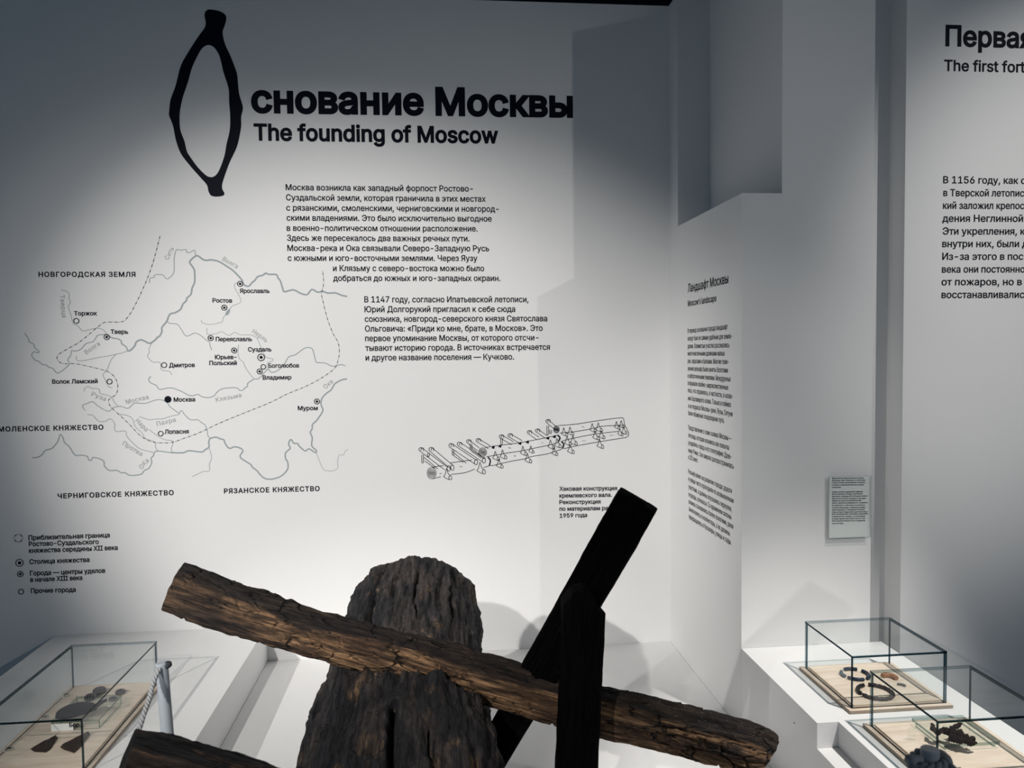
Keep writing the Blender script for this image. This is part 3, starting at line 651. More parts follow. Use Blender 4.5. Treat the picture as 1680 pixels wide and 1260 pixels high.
X4 = [745,768,770,750,380,733,728,805,790,708,805,765,775,762,812,810,768,768,768,425]
text_block('label_text', PLT, [(t_, 240 / 9.69 + 1340, y_ / 9.69 + 770.8, x_ / 9.69 + 1340, y_ / 9.69 + 770.8 - (x_ - 240) / 9.69 * 0.012) for t_, y_, x_ in zip(T4, Y4, X4)], 2.25, 0.016, parent=lp, lift=0.0004)

# ------------------------------------------------------------------ old timbers
def sweep(name, mat, pts, rad, nlen, nang, disp, shear=(0, 0), carve=None, sect=None, capr=(0.86, 0.6, 0.3), endpush=None, taper_end=(0.0, 0.0), sheard=(0, 0), up=Vector((0, 0, 1))):
    """rounded timber along a bent axis, local X along it; disp(s, th, r) in metres"""
    P = [Vector(p) for p in pts]
    path = catmull(P, max(2, nlen // (len(P) - 1)))
    cum = [0.0]
    for a, b in zip(path, path[1:]): cum.append(cum[-1] + (b - a).length)
    L = cum[-1]
    rr = []
    for i in range(len(path)):
        t = i / (len(path) - 1) * (len(rad) - 1); k = min(int(t), len(rad) - 2); rr.append(rad[k] + (rad[k + 1] - rad[k]) * (t - k))
    ax, nn, bb = frame(P[-1] - P[0], up); nn = -nn          # right-handed local frame
    grain = []
    V, Fc = [], []; n = len(path)
    rows = []
    for k in reversed(capr): rows.append((0, k))
    for i in range(n): rows.append((i, 1.0))
    for k in capr: rows.append((n - 1, k))
    for i, k in rows:
        d = (path[min(i + 1, n - 1)] - path[max(i - 1, 0)]).normalized()
        a = (nn - d * nn.dot(d)).normalized(); b = a.cross(d)
        if b.dot(bb) < 0: b = -b
        s = cum[i]
        for j in range(nang):
            th = 2 * math.pi * j / nang
            u = a * math.cos(th) + b * math.sin(th)
            r0 = rr[i] * (sect(th) if sect else 1.0)
            e = min(s, L - s)
            tp = taper_end[0] if s < L - s else taper_end[1]
            if tp: r0 *= 1 - 0.16 * max(0.0, 1 - e / tp) ** 2
            r = (r0 + disp(s, th, r0) * min(1.0, 0.35 + e / 0.08)) * k
            p = path[i] + u * r
            h = u.dot(Vector((0, 0, 1))) * r
            w0 = max(0.0, 1 - s / 0.18); w1 = max(0.0, 1 - (L - s) / 0.18)
            p += ax * (h * (shear[0] * w0 + shear[1] * w1) + u.y * r * (sheard[0] * w0 + sheard[1] * w1))
            if k < 1.0:
                p += d * ((-1 if i == 0 else 1) * (1 - k) * 0.006 + 0.004 * noise.noise(p * 40))
            if endpush: p = endpush(p, s, L, u * r, i, n)
            if carve: p = carve(p, path[i], u)
            V.append(p); grain.append((s / L, u.dot(bb), u.dot(nn)))
    nr = len(rows)
    for i in range(nr - 1):
        for j in range(nang):
            j2 = (j + 1) % nang
            Fc.append((i * nang + j, i * nang + j2, (i + 1) * nang + j2, (i + 1) * nang + j))
    Fc.append(tuple(range(nang - 1, -1, -1))); Fc.append(tuple((nr - 1) * nang + j for j in range(nang)))
    R = Matrix((ax, nn, bb)).transposed(); Ri = R.inverted()
    o = mesh_obj(name, [Ri @ (v - P[0]) for v in V], Fc, mat, smooth=True)
    o.location = P[0]; o.rotation_euler = R.to_euler()
    at_ = o.data.attributes.new('grain', 'FLOAT_VECTOR', 'POINT')
    at_.data.foreach_set('vector', [q for g in grain for q in g])
    fix_normals(o)
    return o
def fb(x, y, z, o=3):
    return noise.fractal(Vector((x, y, z)), 1.0, 2.0, o)
def bark(seed, lump, streak, fine, lf=3.0):
    def f(s, th, r):
        c, q = math.cos(th), math.sin(th)
        v = lump * fb(s * lf + seed, c * 1.3, q * 1.3 + seed)
        v += streak * (fb(s * 5 + seed, c * 7, q * 7, 4) - 0.3 * abs(fb(s * 2.2, c * 15 + seed, q * 15, 3)))
        v += fine * fb(s * 30, c * 30 + seed, q * 30, 3)
        return v
    return f
# crossing log (lies in the notch of the big trunk)
cl_px = [(284, 962, 1.93), (430, 1013, 1.90), (560, 1052, 1.87), (690, 1086, 1.85), (810, 1117, 1.83), (930, 1152, 1.81), (1050, 1180, 1.79), (1160, 1208, 1.77), (1256, 1236, 1.75)]
CL = [at(x, y, 1, d) for x, y, d in cl_px]
def axis_yz(line, x):
    for a, b in zip(line, line[1:]):
        if a.x <= x <= b.x:
            t = (x - a.x) / (b.x - a.x); return a.y + (b.y - a.y) * t, a.z + (b.z - a.z) * t
    a, b = (line[0], line[1]) if x < line[0].x else (line[-2], line[-1])
    t = (x - a.x) / (b.x - a.x); return a.y + (b.y - a.y) * t, a.z + (b.z - a.z) * t
cdisp0 = bark(2.0, 0.009, 0.007, 0.0022, 4.0)
def cdisp(s, th, r):
    v = cdisp0(s, th, r)
    k = noise.voronoi(Vector((s * 13 + 0.4 * noise.noise(Vector((s * 9, th * 2, 0))), math.cos(th) * 2.3, math.sin(th) * 2.3)))[0]
    e = k[1] - k[0]
    if e < 0.09 and noise.noise(Vector((s * 4, th, 3))) > -0.1: v -= 0.006 * (1 - e / 0.09)
    return v
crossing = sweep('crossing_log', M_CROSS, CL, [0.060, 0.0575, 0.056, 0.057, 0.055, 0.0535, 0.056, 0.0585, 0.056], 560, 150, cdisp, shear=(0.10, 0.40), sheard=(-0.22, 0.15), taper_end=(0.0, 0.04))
tag(crossing, 'long brown cracked log lying slantwise across the dark trunk', 'log')
# front log
FLc = [at(190, 1292, 1, 1.25), at(380, 1346, 1, 1.22), at(640, 1415, 1, 1.19), at(900, 1480, 1, 1.16)]
flog = sweep('crossing_log', M_FRONT, FLc, [0.086, 0.084, 0.082, 0.08], 260, 140, bark(11.0, 0.010, 0.010, 0.0028, 4.0), shear=(0.12, 0.3), sheard=(-0.42, 0))
tag(flog, 'dark log in the foreground at the bottom edge, cut end at lower left', 'log')
# big trunk
TR = [at(634, 1400, 1, 1.02), at(645, 1320, 1, 1.35), at(660, 1200, 1, 1.75), at(674, 1100, 1, 2.15), at(687, 1000, 1, 2.47)]
for v_, z_ in zip(TR, (0.575, 0.605, 0.655, 0.725, 0.785)): v_.z = z_
TRAD = [0.222, 0.221, 0.214, 0.202, 0.194]
def tsect(th): return 0.975 * (abs(math.cos(th)) ** 2.5 + abs(math.sin(th)) ** 2.5) ** (-1 / 2.5)
tb = bark(5.0, 0.017, 0.015, 0.0042, 3.0)
def tdisp(s, th, r):
    v = tb(s, th, r)
    for th0, s0, s1, wd, dp in ((1.58, 0.30, 0.66, 0.040, 0.07), (1.06, 1.02, 1.50, 0.05, 0.075), (2.19, 1.05, 1.4, 0.025, 0.03), (1.95, 0.25, 0.62, 0.02, 0.022), (1.15, 0.30, 0.6, 0.018, 0.016), (1.7, 1.0, 1.35, 0.022, 0.03), (1.38, 1.1, 1.4, 0.015, 0.02)):
        if s0 < s < s1:
            ctr = th0 + 0.06 * math.sin(s * 9) + 0.03 * noise.noise(Vector((s * 18, th0, 0)))
            q = abs(th - ctr) / wd
            if q < 1: v -= dp * (1 - q) * min(1, (s - s0) / 0.08, (s1 - s) / 0.08)
    return v
def tcarve(p, c, u):
    for line, rad, dpt in ((CL, 0.062, 0.0), (FLc, 0.088, 0.0)):
        ay, az = axis_yz(line, p.x)
        wob = 0.008 * noise.noise(Vector((p.x * 18, rad * 50, p.z * 6)))
        dy = abs(p.y - ay) - (rad + (0.004 if p.y < ay else 0.016) + wob)
        if dy < 0.012:
            zf = az - rad - 0.004
            if p.z > zf and u.z > 0.05:
                k = 1.0 if dy <= 0 else 1 - dy / 0.012
                zt = p.z + (zf - p.z) * k
                rho = (zt - c.z) / u.z
                if rho > 0.02: p = c + u * rho + Vector((0, p.y - (c + u * rho).y, 0)) * 0
                else: p = Vector((c.x + u.x * 0.02, p.y, max(zt, c.z)))
    return p
trunk = sweep('notched_trunk', M_TRUNK, TR, TRAD, 420, 300, tdisp, carve=tcarve, sect=tsect, capr=(0.93, 0.75, 0.5, 0.25), taper_end=(0.0, 0.10))
tag(trunk, 'thick charred oak trunk with notch, lying end-on in the centre', 'log')
# black plank through the crossing log
def rect(w, t, pw=10.0):
    def f(th):
        c, s = abs(math.cos(th)) / w, abs(math.sin(th)) / t
        return (c ** pw + s ** pw) ** (-1 / pw)
    return f
PL = [at(1046, 821, 1, 1.66), at(963, 967, 1, 1.74), at(880, 1112, 1, 1.82), at(822, 1215, 1, 1.89)]
_e = PL[-1] + (PL[-1] - PL[-2]).normalized() * 0.16
while _e.z > ZLOW + 0.035: _e = _e + (PL[-1] - PL[-2]).normalized() * 0.01
PL[-1] = _e
def pdisp(s, th, r): return 0.0025 * fb(s * 6, math.cos(th) * 3, math.sin(th) * 3) + 0.0012 * fb(s * 25, math.cos(th) * 20, math.sin(th) * 20)
plank = sweep('hewn_plank', M_BLACK, PL, [1.0, 1.0, 0.97, 0.70], 120, 96, lambda s, th, r: pdisp(s, th, r), sect=rect(0.047, 0.022), capr=(0.97, 0.7, 0.3), up=(EYE - PL[1]).normalized())
tag(plank, 'black slanting plank driven through the brown log, rising over the caption', 'plank')
# upright black post with a stepped top
PO = [Vector((at(947, 1250, 1, 1.66).x, 1.66, ZLOW + 0.002)), at(952, 1125, 1, 1.66), at(958, 1003, 1, 1.66)]
PO[0].x = PO[1].x + (PO[1].x - PO[2].x) / (PO[1].z - PO[2].z) * (PO[0].z - PO[1].z) if abs(PO[1].z - PO[2].z) > 1e-6 else PO[0].x
def topstep(p, s, L, off, i, n):
    w = max(0.0, 1 - (L - s) / 0.10)
    if w > 0:
        lat = off.x / 0.0455
        up = 0.0
        for (l0, h0), (l1, h1) in zip(((-1.3, .022), (-.9, .026), (-.5, .048), (0.0, .055), (.3, .045), (.55, .0)), ((-.9, .026), (-.5, .048), (0.0, .055), (.3, .045), (.55, .0), (1.4, 0.0))):
            if l0 <= lat < l1: up = h0 + (h1 - h0) * (lat - l0) / (l1 - l0)
        p = p + Vector((-0.004 * (w if lat < 0 else 0), 0, up * w + 0.006 * noise.noise(p * 30) * w))
    return p
post = sweep('hewn_post', M_BLACK, PO, [1.0, 1.0], 160, 110, pdisp, sect=rect(0.0455, 0.026), capr=(0.97, 0.7, 0.3), endpush=topstep)
tag(post, 'black upright post with stepped top standing before the slanting plank', 'post')

# ------------------------------------------------------------------ barrier posts and rope
def stanchion(base, top, r, label):
    ax = Vector(top) - Vector(base); L = ax.length
    e = empty('barrier_post', base, label, 'barrier post', 'rope barrier posts')
    lathe('tube', [(r, 0.0), (r, L - 0.0015), (r - 0.0015, L), (0.0001, L)], M_POST, e, base, 36, ax)
    lathe('foot_plate', [(r * 2.4, 0.0), (r * 2.4, 0.003), (r * 2.2, 0.005), (r, 0.005)], M_POST, e, base, 36)
    return e
tp = at(265, 1087, 1, 1.55); bq = at(274, 1195, 1, 1.55)
k = (tp.z - ZLOW) / (tp.z - bq.z); bs = tp + (bq - tp) * k
stanchion((bs.x, bs.y, ZLOW), tp, 0.0118, 'slim grey barrier post at left beside the long glass case')
tp2 = at(1526, 1228, 1, 1.03)
stanchion((tp2.x, tp2.y, ZPED), tp2, 0.0128, 'slim grey barrier post at lower right wrapped in knotted rope')
def rope(pts, r, pitch, mat, name, n=220, ends=True):
    path = catmull(pts, max(2, n // (len(pts) - 1))); V, Fc = [], []
    cum = [0.0]
    for a, b in zip(path, path[1:]): cum.append(cum[-1] + (b - a).length)
    prev = None; fr = []
    for i, p in enumerate(path):
        d = (path[min(i + 1, len(path) - 1)] - path[max(i - 1, 0)]).normalized()
        if prev is None: _, a, b = frame(d)
        else:
            a = (prev - d * prev.dot(d)).normalized(); b = a.cross(d)
        prev = a; fr.append((a, b))
    for st in range(3):
        line = [p + (f_[0] * math.cos(2 * math.pi * (c / pitch + st / 3)) + f_[1] * math.sin(2 * math.pi * (c / pitch + st / 3))) * r * 0.5 for p, f_, c in zip(path, fr, cum)]
        v, f = tube_vf(line, r * 0.56, 8, len(V)); V += v; Fc += f
    return V, Fc
RPX = [(261, 1097, 1.537), (251, 1121, 1.51), (245, 1146, 1.48), (237, 1168, 1.45), (231, 1187, 1.43), (215, 1235, 1.38), (203, 1275, 1.35)]
V, Fc = rope([at(*q[:2], 1, q[2]) for q in RPX], 0.0048, 0.026, M_ROPE, 'r')
q0 = at(261, 1097, 1, 1.537)
rp = mesh_obj('barrier_rope', V, Fc, M_ROPE, origin=q0, smooth=True)
kn = at(274, 1091, 1, 1.55)
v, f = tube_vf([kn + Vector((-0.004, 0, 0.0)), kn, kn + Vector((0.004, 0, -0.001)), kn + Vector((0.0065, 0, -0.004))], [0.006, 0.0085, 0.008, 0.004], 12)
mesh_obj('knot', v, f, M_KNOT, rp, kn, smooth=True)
tag(rp, 'thin twisted grey rope tied to the left barrier post, running behind the foreground log', 'rope')
V, Fc = [], []
def loop(z, tilt, R, r, ph=0.0, n=40):
    return [tp2 + Vector((R * math.cos(a + ph), R * math.sin(a + ph), z + tilt * math.cos(a))) for a in [2 * math.pi * k_ / n for k_ in range(n + 1)]]
for z, tl, R in ((-0.019, 0.004, 0.0205), (-0.034, -0.007, 0.022), (-0.050, 0.003, 0.0215)):
    lp_ = loop(z, tl, R, 0.0)
    v, f = rope(lp_, 0.0085, 0.03, M_ROPED, 'k', 160); f = [tuple(i_ + len(V) for i_ in q) for q in f]; V += v; Fc += f
kc = tp2 + Vector((0.004, -0.030, -0.030))
for pts in ([kc + Vector((-0.016, 0.006, -0.012)), kc + Vector((-0.004, -0.004, -0.004)), kc + Vector((0.006, -0.005, 0.006)), kc + Vector((0.017, 0.006, 0.012))],
            [kc + Vector((0.016, 0.008, -0.010)), kc + Vector((0.010, -0.006, 0.0)), kc + Vector((0.0, -0.007, -0.006)), kc + Vector((-0.010, -0.002, -0.018))]):
    v, f = rope(pts, 0.0088, 0.03, M_ROPED, 'k', 60); f = [tuple(i_ + len(V) for i_ in q) for q in f]; V += v; Fc += f
tl0 = tp2 + Vector((-0.018, -0.006, -0.012))
v, f = tube_vf([tl0, tl0 + Vector((-0.008, -0.003, 0.003)), tl0 + Vector((-0.014, -0.004, 0.003)), tl0 + Vector((-0.022, -0.006, 0.001))], [0.0055, 0.0045, 0.006, 0.0085], 12, len(V), rfn=lambda a, b, p: 1 + 0.2 * math.sin(7 * b)); V += v; Fc += f
kr = mesh_obj('barrier_rope', V, Fc, M_ROPED, origin=tp2, smooth=True)
tag(kr, 'thick grey rope knotted round the top of the right barrier post, with frayed tail', 'rope')

# ------------------------------------------------------------------ glass cases
def glass_case(x0, x1, y0, y1, z, h, label, m=0.012):
    e = empty('glass_display_case', ((x0 + x1) / 2, (y0 + y1) / 2, z), label, 'display case', 'glass cases on the plinths')
    t = 0.006; b = 0.010
    v, f = box_vf(x0 - m, x1 + m, y0 - m, y1 + m, z + 0.0006, z + b)
    base = mesh_obj('base_board', v, f, [M_BIRCH, M_BIRCHE], e, ((x0 + x1) / 2, (y0 + y1) / 2, z), fmats=[1, 0, 1, 1, 1, 1])
    mm = base.modifiers.new('bevel', 'BEVEL'); mm.width = 0.0012; mm.segments = 2
    g = 0.010
    boxes('inner_board', [(x0 + t + g * 0.3, x1 - t - g * 0.3, y0 + t + g * 0.3, y1 - t - g * 0.3, z + b + 0.0002, z + b + 0.006)], M_BIRCH, e, ((x0 + x1) / 2, (y0 + y1) / 2, z + b), bevel=0.001)
    zb = z + b + 0.0005; zt = z + h
    mats = [M_GLASS, M_EDGE, M_EDGEB]
    pane('glass_pane', x0, x1, y0, y0 + t, zb, zt - t, 'y', e, mats)
    pane('glass_pane', x0, x1, y1 - t, y1, zb, zt - t, 'y', e, mats, 'all')
    pane('glass_pane', x0, x0 + t, y0 + t + 0.0003, y1 - t - 0.0003, zb, zt - t, 'x', e, mats)
    pane('glass_pane', x1 - t, x1, y0 + t + 0.0003, y1 - t - 0.0003, zb, zt - t, 'x', e, mats)
    pane('top_pane', x0, x1, y0, y1, zt - t + 0.0003, zt, 'z', e, mats, 4)
    return e, z + b + 0.006
_, ZL = glass_case(-1.240, -0.965, 2.113, 2.664, ZTAB, 0.155, 'long glass case on the left plinth holding a dark dish and small rings')
_, ZR = glass_case(1.100, 1.372, 1.950, 2.221, ZPED, 0.155, 'glass case against the pillar on the right plinth holding broken bracelets')
_, ZR2 = glass_case(1.096, 1.371, 1.585, 1.858, ZPED, 0.155, 'nearer glass case on the right plinth holding a rusty iron object')

# ---- bracelets
M_BLUE = plain('blue_glass', (0.006, 0.020, 0.045), 0.35, 0.3)
M_BLUEG = plain('worn_blue_glass', (0.06, 0.10, 0.13), 0.5, 0.4)
M_BLK = plain('black_glass', (0.005, 0.004, 0.006), 0.4, 0.3)
M_GREYG = plain('weathered_grey_glass', (0.075, 0.068, 0.07), 0.6, 0.2)
M_AMB = plain('amber', (0.34, 0.13, 0.05), 0.3, 0.5)
M_GRN = plain('grey_green_glass', (0.10, 0.12, 0.12), 0.4, 0.4)
def arc(px, py, R, a0, a1, r, mat, label, twist=0.0, z=ZR, name='bracelet_fragment', cat='bracelet fragment', group='broken bracelets and rings in the case', flat=1.0):
    c = at(px, py, 2, z + r); c.z = z + r + 0.0004
    n = max(8, int(abs(a1 - a0) / 3))
    pts = [c + Vector((R * math.cos(math.radians(a0 + (a1 - a0) * k_ / n)), R * math.sin(math.radians(a0 + (a1 - a0) * k_ / n)), 0)) for k_ in range(n + 1)]
    rf = (lambda t_, th, p: 1 + 0.16 * math.sin(2 * th + twist * t_)) if twist else None
    v, f = tube_vf(pts, [r * (0.9 if k_ in (0, n) else 1) for k_ in range(n + 1)], 12, 0, True, rf)
    o = mesh_obj(name, v, f, mat, origin=(pts[0].x, pts[0].y, z), smooth=True)
    return tag(o, label, cat, group)
arc(1403, 1106, 0.038, 52, 112, 0.0050, M_BLUE, 'dark blue glass bracelet piece at the back of the blue ring')
arc(1403, 1106, 0.038, 142, 196, 0.0050, M_BLUEG, 'dull grey-blue glass bracelet piece at the left of the blue ring')
arc(1403, 1106, 0.038, 210, 278, 0.0050, M_BLUE, 'dark blue glass bracelet piece at the front left of the blue ring')
arc(1403, 1106, 0.038, 296, 392, 0.0050, M_BLUE, 'dark blue curved glass bracelet piece at the right of the blue ring')
arc(1436, 1135, 0.045, 100, 186, 0.0052, M_BLK, 'black twisted bracelet piece on the left side of the dark ring', 30)
arc(1436, 1135, 0.045, -42, 82, 0.0052, M_BLK, 'black twisted bracelet piece on the right side of the dark ring', 44)
arc(1436, 1135, 0.045, 196, 312, 0.0050, M_GREYG, 'grey weathered bracelet piece at the front of the dark ring', 40)
arc(1459, 1112, 0.019, -15, 125, 0.0068, M_AMB, 'small orange amber ring fragment at the back right of the case', name='ring_fragment', cat='ring fragment')
arc(1478, 1126, 0.014, 5, 95, 0.0034, M_GRN, 'tiny grey-green ring fragment near the right side of the case', name='ring_fragment', cat='ring fragment')

# ---- iron object on its acrylic stand
M_IRON = plain('corroded_iron', (0.009, 0.005, 0.005), 0.75, 0.15, bump=0.8, scale=160)
c0 = at(1552, 1234, 2, ZR2); c1 = at(1492, 1189, 2, ZR2); c2 = at(1640, 1228, 2, ZR2)
ast = empty('acrylic_stand', ((c0.x + c2.x) / 2, (c0.y + c1.y) / 2, ZR2), 'low clear acrylic stand under the rusty iron object', 'stand')
SX0, SX1, SY0, SY1 = c0.x, min(c2.x, 1.355), c0.y, min(c1.y, 1.835)
pane('slab', SX0, SX1, SY0, SY1, ZR2 + 0.0105, ZR2 + 0.0185, 'z', ast, [M_ACR, M_ACRE])
pane('support', SX0 + 0.004, SX0 + 0.008, SY0 + 0.01, SY1 - 0.01, ZR2 + 0.0006, ZR2 + 0.0102, 'x', ast, [M_ACR, M_ACRE])
pane('support', SX1 - 0.008, SX1 - 0.004, SY0 + 0.01, SY1 - 0.01, ZR2 + 0.0006, ZR2 + 0.0102, 'x', ast, [M_ACR, M_ACRE])
bk = at(1490, 1203, 2, ZR2 + 0.0186)
v, f = prism_vf([(bk.x, bk.y), (bk.x + 0.020, bk.y), (bk.x + 0.020, bk.y + 0.004), (bk.x, bk.y + 0.004)], ZR2 + 0.0006, ZR2 + 0.030)
mesh_obj('corner_bracket', v, f, M_ACR, ast, (bk.x, bk.y, ZR2))
zi = ZR2 + 0.0185
I = lambda x, y, h: (lambda q: Vector((q.x, q.y, zi + h)))(at(x, y, 2, zi + h))
V, Fc = [], []
def lump(pts, rads):
    global V, Fc
    path = catmull(pts, 10); n = len(path); rr = []
    for k_ in range(n):
        t_ = k_ / (n - 1) * (len(rads) - 1); j_ = min(int(t_), len(rads) - 2); rr.append(rads[j_] + (rads[j_ + 1] - rads[j_]) * (t_ - j_))
    rr[0] *= 0.6; rr[-1] *= 0.6
    v, f = tube_vf(path, rr, 16, len(V), True, lambda a, b, p: 1 + 0.45 * fb(p.x * 150 + math.cos(b), p.y * 150, p.z * 150 + math.sin(b)) + 0.2 * math.sin(a * 40))
    V += v; Fc += f
lump([I(1531, 1194, .018), I(1536, 1201, .014), I(1548, 1199, .014), I(1560, 1201, .014), I(1574, 1206, .013), I(1588, 1212, .012), I(1598, 1212, .012)], [.006, .006, .007, .010, .012, .009, .006])
lump([I(1562, 1196, .016), I(1570, 1191, .018), I(1577, 1187, .02)], [.007, .005, .003])
lump([I(1558, 1208, .010), I(1567, 1212, .009), I(1580, 1217, .009)], [.008, .010, .007])
lump([I(1580, 1215, .010), I(1592, 1219, .008), I(1603, 1219, .006)], [.007, .006, .002])
lump([I(1530, 1188, .02), I(1530, 1196, .018)], [.004, .005])
iron = mesh_obj('iron_fitting', V, Fc, M_IRON, origin=I(1565, 1206, 0), smooth=True)
tag(iron, 'twisted rusty dark iron find lying on the clear acrylic stand', 'iron object')

# ---- finds in the left case
M_WHORL = plain('dark_clay', (0.016, 0.013, 0.020), 0.55, 0.2, bump=0.3, scale=200)
M_DISH = plain('black_clay', (0.006, 0.007, 0.012), 0.6, 0.12, bump=0.2, scale=120)
M_LEATH = plain('old_leather', (0.030, 0.019, 0.016), 0.6, 0.25, bump=0.8, scale=180)
b0 = at(84, 1200, 2, ZL); b1 = at(160, 1199, 2, ZL)
SLy0 = b0.y; SLx0, SLx1 = max(b0.x, -1.225), b1.x
sl = empty('acrylic_stand', ((SLx0 + SLx1) / 2, SLy0 + 0.05, ZL), 'clear acrylic stand block under the dark dish in the left case', 'stand')
SLh = 0.030; SLy1 = SLy0 + 0.165
pane('slab', SLx0, SLx1, SLy0, SLy1, ZL + SLh - 0.006, ZL + SLh, 'z', sl, [M_ACR, M_ACRE])
pane('side_wall', SLx0, SLx1, SLy0 + 0.0003, SLy0 + 0.004, ZL + 0.0006, ZL + SLh - 0.0063, 'y', sl, [M_ACR, M_ACRE])
pane('side_wall', SLx0, SLx1, SLy1 - 0.004, SLy1 - 0.0003, ZL + 0.0006, ZL + SLh - 0.0063, 'y', sl, [M_ACR, M_ACRE])
pane('side_wall', SLx0, SLx0 + 0.004, SLy0 + 0.006, SLy1 - 0.006, ZL + 0.0006, ZL + SLh - 0.0063, 'x', sl, [M_ACR, M_ACRE])
pane('side_wall', SLx1 - 0.004, SLx1, SLy0 + 0.006, SLy1 - 0.006, ZL + 0.0006, ZL + SLh - 0.0063, 'x', sl, [M_ACR, M_ACRE])
cx0 = at(91, 1196, 1, SLy0 - 0.0015).x
lc = empty('label_card', (cx0, SLy0 - 0.001, ZL), 'small white label card with dark writing at the front of the acrylic stand', 'label')
M_WCARD = plain('label_card', (0.78, 0.78, 0.76), 0.6, 0.2)
boxes('card', [(cx0 - 0.012, cx0 + 0.050, SLy0 - 0.0018, SLy0 - 0.0010, ZL + 0.0008, ZL + 0.022)], M_WCARD, lc, (cx0, SLy0 - 0.0014, ZL))
CPL = Plane('Y', SLy0 - 0.0018)
text_block('card_text', CPL, [('Бор', 114, 1192.5, 130, 1192)], 6.5, 0.03, parent=lc, lift=0.0003)
# dish: ladle-shaped bowl with a small looped handle
zd = ZL + SLh
dc = at(128, 1166, 2, zd + 0.008)
dish = empty('clay_dish', (dc.x, dc.y, zd), 'dark clay dish with a pinched handle on the clear stand in the left case', 'dish')
V, Fc = [], []; nr_, ns_ = 14, 48
for i_ in range(nr_ + 1):
    t_ = i_ / nr_
    rr_ = math.sin(t_ * math.pi * 0.5) ** 0.8 if i_ else 0.0
    for k_ in range(ns_):
        a = 2 * math.pi * k_ / ns_
        ex, ey = 0.046, 0.038
        stretch = 1 + 0.28 * max(0.0, math.cos(a - 0.25)) ** 3
        V.append(Vector((dc.x - 0.012 + ex * stretch * rr_ * math.cos(a), dc.y + 0.004 + ey * rr_ * math.sin(a) + 0.014 * rr_ * math.cos(a), zd + 0.0006 + 0.024 * math.cos(t_ * math.pi * 0.5) ** 0.7 + 0.001 * noise.noise(Vector((a * 2, t_ * 3, 1))))))
for i_ in range(nr_):
    for k_ in range(ns_):
        k2 = (k_ + 1) % ns_; Fc.append((i_ * ns_ + k_, (i_ + 1) * ns_ + k_, (i_ + 1) * ns_ + k2, i_ * ns_ + k2))
Fc.append(tuple(nr_ * ns_ + k_ for k_ in range(ns_)))
bo = mesh_obj('bowl', V, Fc, M_DISH, dish, (dc.x, dc.y, zd), smooth=True); fix_normals(bo)
h0 = Vector((dc.x + 0.044, dc.y + 0.018, zd + 0.008))
v, f = tube_vf(catmull([h0, h0 + Vector((0.014, 0.006, 0.010)), h0 + Vector((0.022, 0.016, 0.012)), h0 + Vector((0.016, 0.024, 0.009)), h0 + Vector((0.004, 0.016, 0.006)), h0 + Vector((0.0, 0.006, 0.004))], 6), 0.0042, 10)
mesh_obj('handle', v, f, M_DISH, dish, h0, smooth=True)
def whorl(px, py, r, h, label):
    c = at(px, py, 2, ZL + h * 0.5); o0 = (c.x, c.y, ZL + 0.0005)
    o = lathe('spindle_whorl', [(r * 0.72, 0.0), (r * 0.95, h * 0.2), (r, h * 0.5), (r * 0.93, h * 0.8), (r * 0.72, h), (r * 0.30, h * 0.97), (r * 0.26, h * 0.6), (0.0002, h * 0.55)], M_WHORL, None, o0, 28)
    return tag(o, label, 'spindle whorl', 'small clay rings in the left case')
whorl(163, 1133.5, 0.0205, 0.017, 'largest dark clay ring at the back of the left case, behind the dish')
whorl(148, 1144, 0.0175, 0.016, 'domed dark clay ring between the dish and the largest ring')
whorl(197.5, 1135.5, 0.0155, 0.013, 'dark clay ring furthest right, alone at the back of the left case')
whorl(185, 1147, 0.0130, 0.010, 'flat dark clay ring just behind the right end of the acrylic stand')
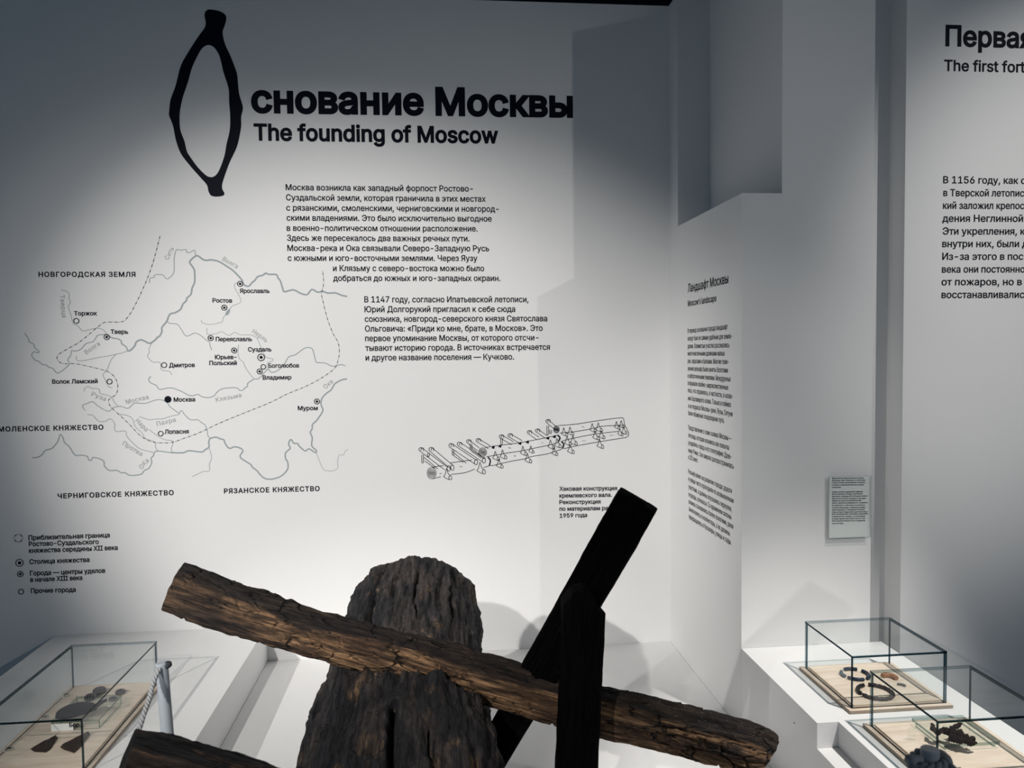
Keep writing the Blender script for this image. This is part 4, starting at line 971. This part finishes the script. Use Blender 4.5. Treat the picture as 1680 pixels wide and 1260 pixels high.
def shard(pts_px, ridge_px, hz, label, fork=False):
    base = [at(x, y, 2, ZL) for x, y in pts_px]; rg = [at(x, y, 2, ZL + hz) for x, y in ridge_px]
    n = len(base); V = [Vector((p.x, p.y, ZL + 0.0008)) for p in base] + [Vector((p.x, p.y, ZL + hz)) for p in rg]
    bm = bmesh.new()
    for p in V: bm.verts.new(p)
    bmesh.ops.convex_hull(bm, input=bm.verts)
    bmesh.ops.subdivide_edges(bm, edges=bm.edges[:], cuts=4, use_grid_fill=True)
    for vv in bm.verts:
        w = min(1, (vv.co.z - ZL) / 0.004); vv.co += Vector((noise.noise(vv.co * 90), noise.noise(vv.co * 90 + Vector((5, 0, 0))), noise.noise(vv.co * 120 + Vector((0, 9, 0))))) * 0.0018 * w
    me = bpy.data.meshes.new('leather_scrap'); 
    o0 = Vector((base[0].x, base[0].y, ZL))
    for vv in bm.verts: vv.co -= o0
    bm.to_mesh(me); bm.free(); me.materials.append(M_LEATH)
    o = bpy.data.objects.new('wood_scrap', me); COL.objects.link(o); o.location = o0
    return tag(o, label, 'fragment', 'pointed brown scraps in the left case')
shard([(50, 1229), (56, 1234), (76, 1235), (84, 1229), (95, 1211), (72, 1220)], [(60, 1222), (78, 1220), (92, 1206)], 0.012, 'pointed brown scrap nearer the left side at the front of the left case')
shard([(98, 1226), (106, 1231), (122, 1236), (132, 1227), (148, 1205), (120, 1214)], [(104, 1220), (128, 1214), (145, 1199)], 0.016, 'pointed brown ridged scrap nearer the right side at the front of the left case')
def clip(px, py, label):
    c = at(px, py, 2, ZL); e = empty('number_clip', (c.x, c.y, ZL), label, 'label', 'small clear clips in the left case')
    pane('clip_plate', c.x - 0.010, c.x + 0.010, c.y, c.y + 0.003, ZL + 0.0006, ZL + 0.012, 'y', e, [M_ACR, M_ACRE])
    boxes('mark', [(c.x - 0.006, c.x + 0.007, c.y - 0.0008, c.y - 0.0002, ZL + 0.007, ZL + 0.010)], M_INK, e, (c.x, c.y, ZL + 0.008))
    lathe('foot_disc', [(0.003, 0), (0.003, 0.003), (0.0005, 0.0035)], M_WCARD, e, (c.x - 0.009, c.y - 0.005, ZL + 0.0005), 14)
clip(109, 1143, 'small clear label clip at the left edge of the case, beside the clay rings')
clip(74, 1180, 'small clear label clip at the left edge of the case, beside the acrylic stand')
clip(15, 1232, 'small clear label clip at the lower left, beside the brown scraps')
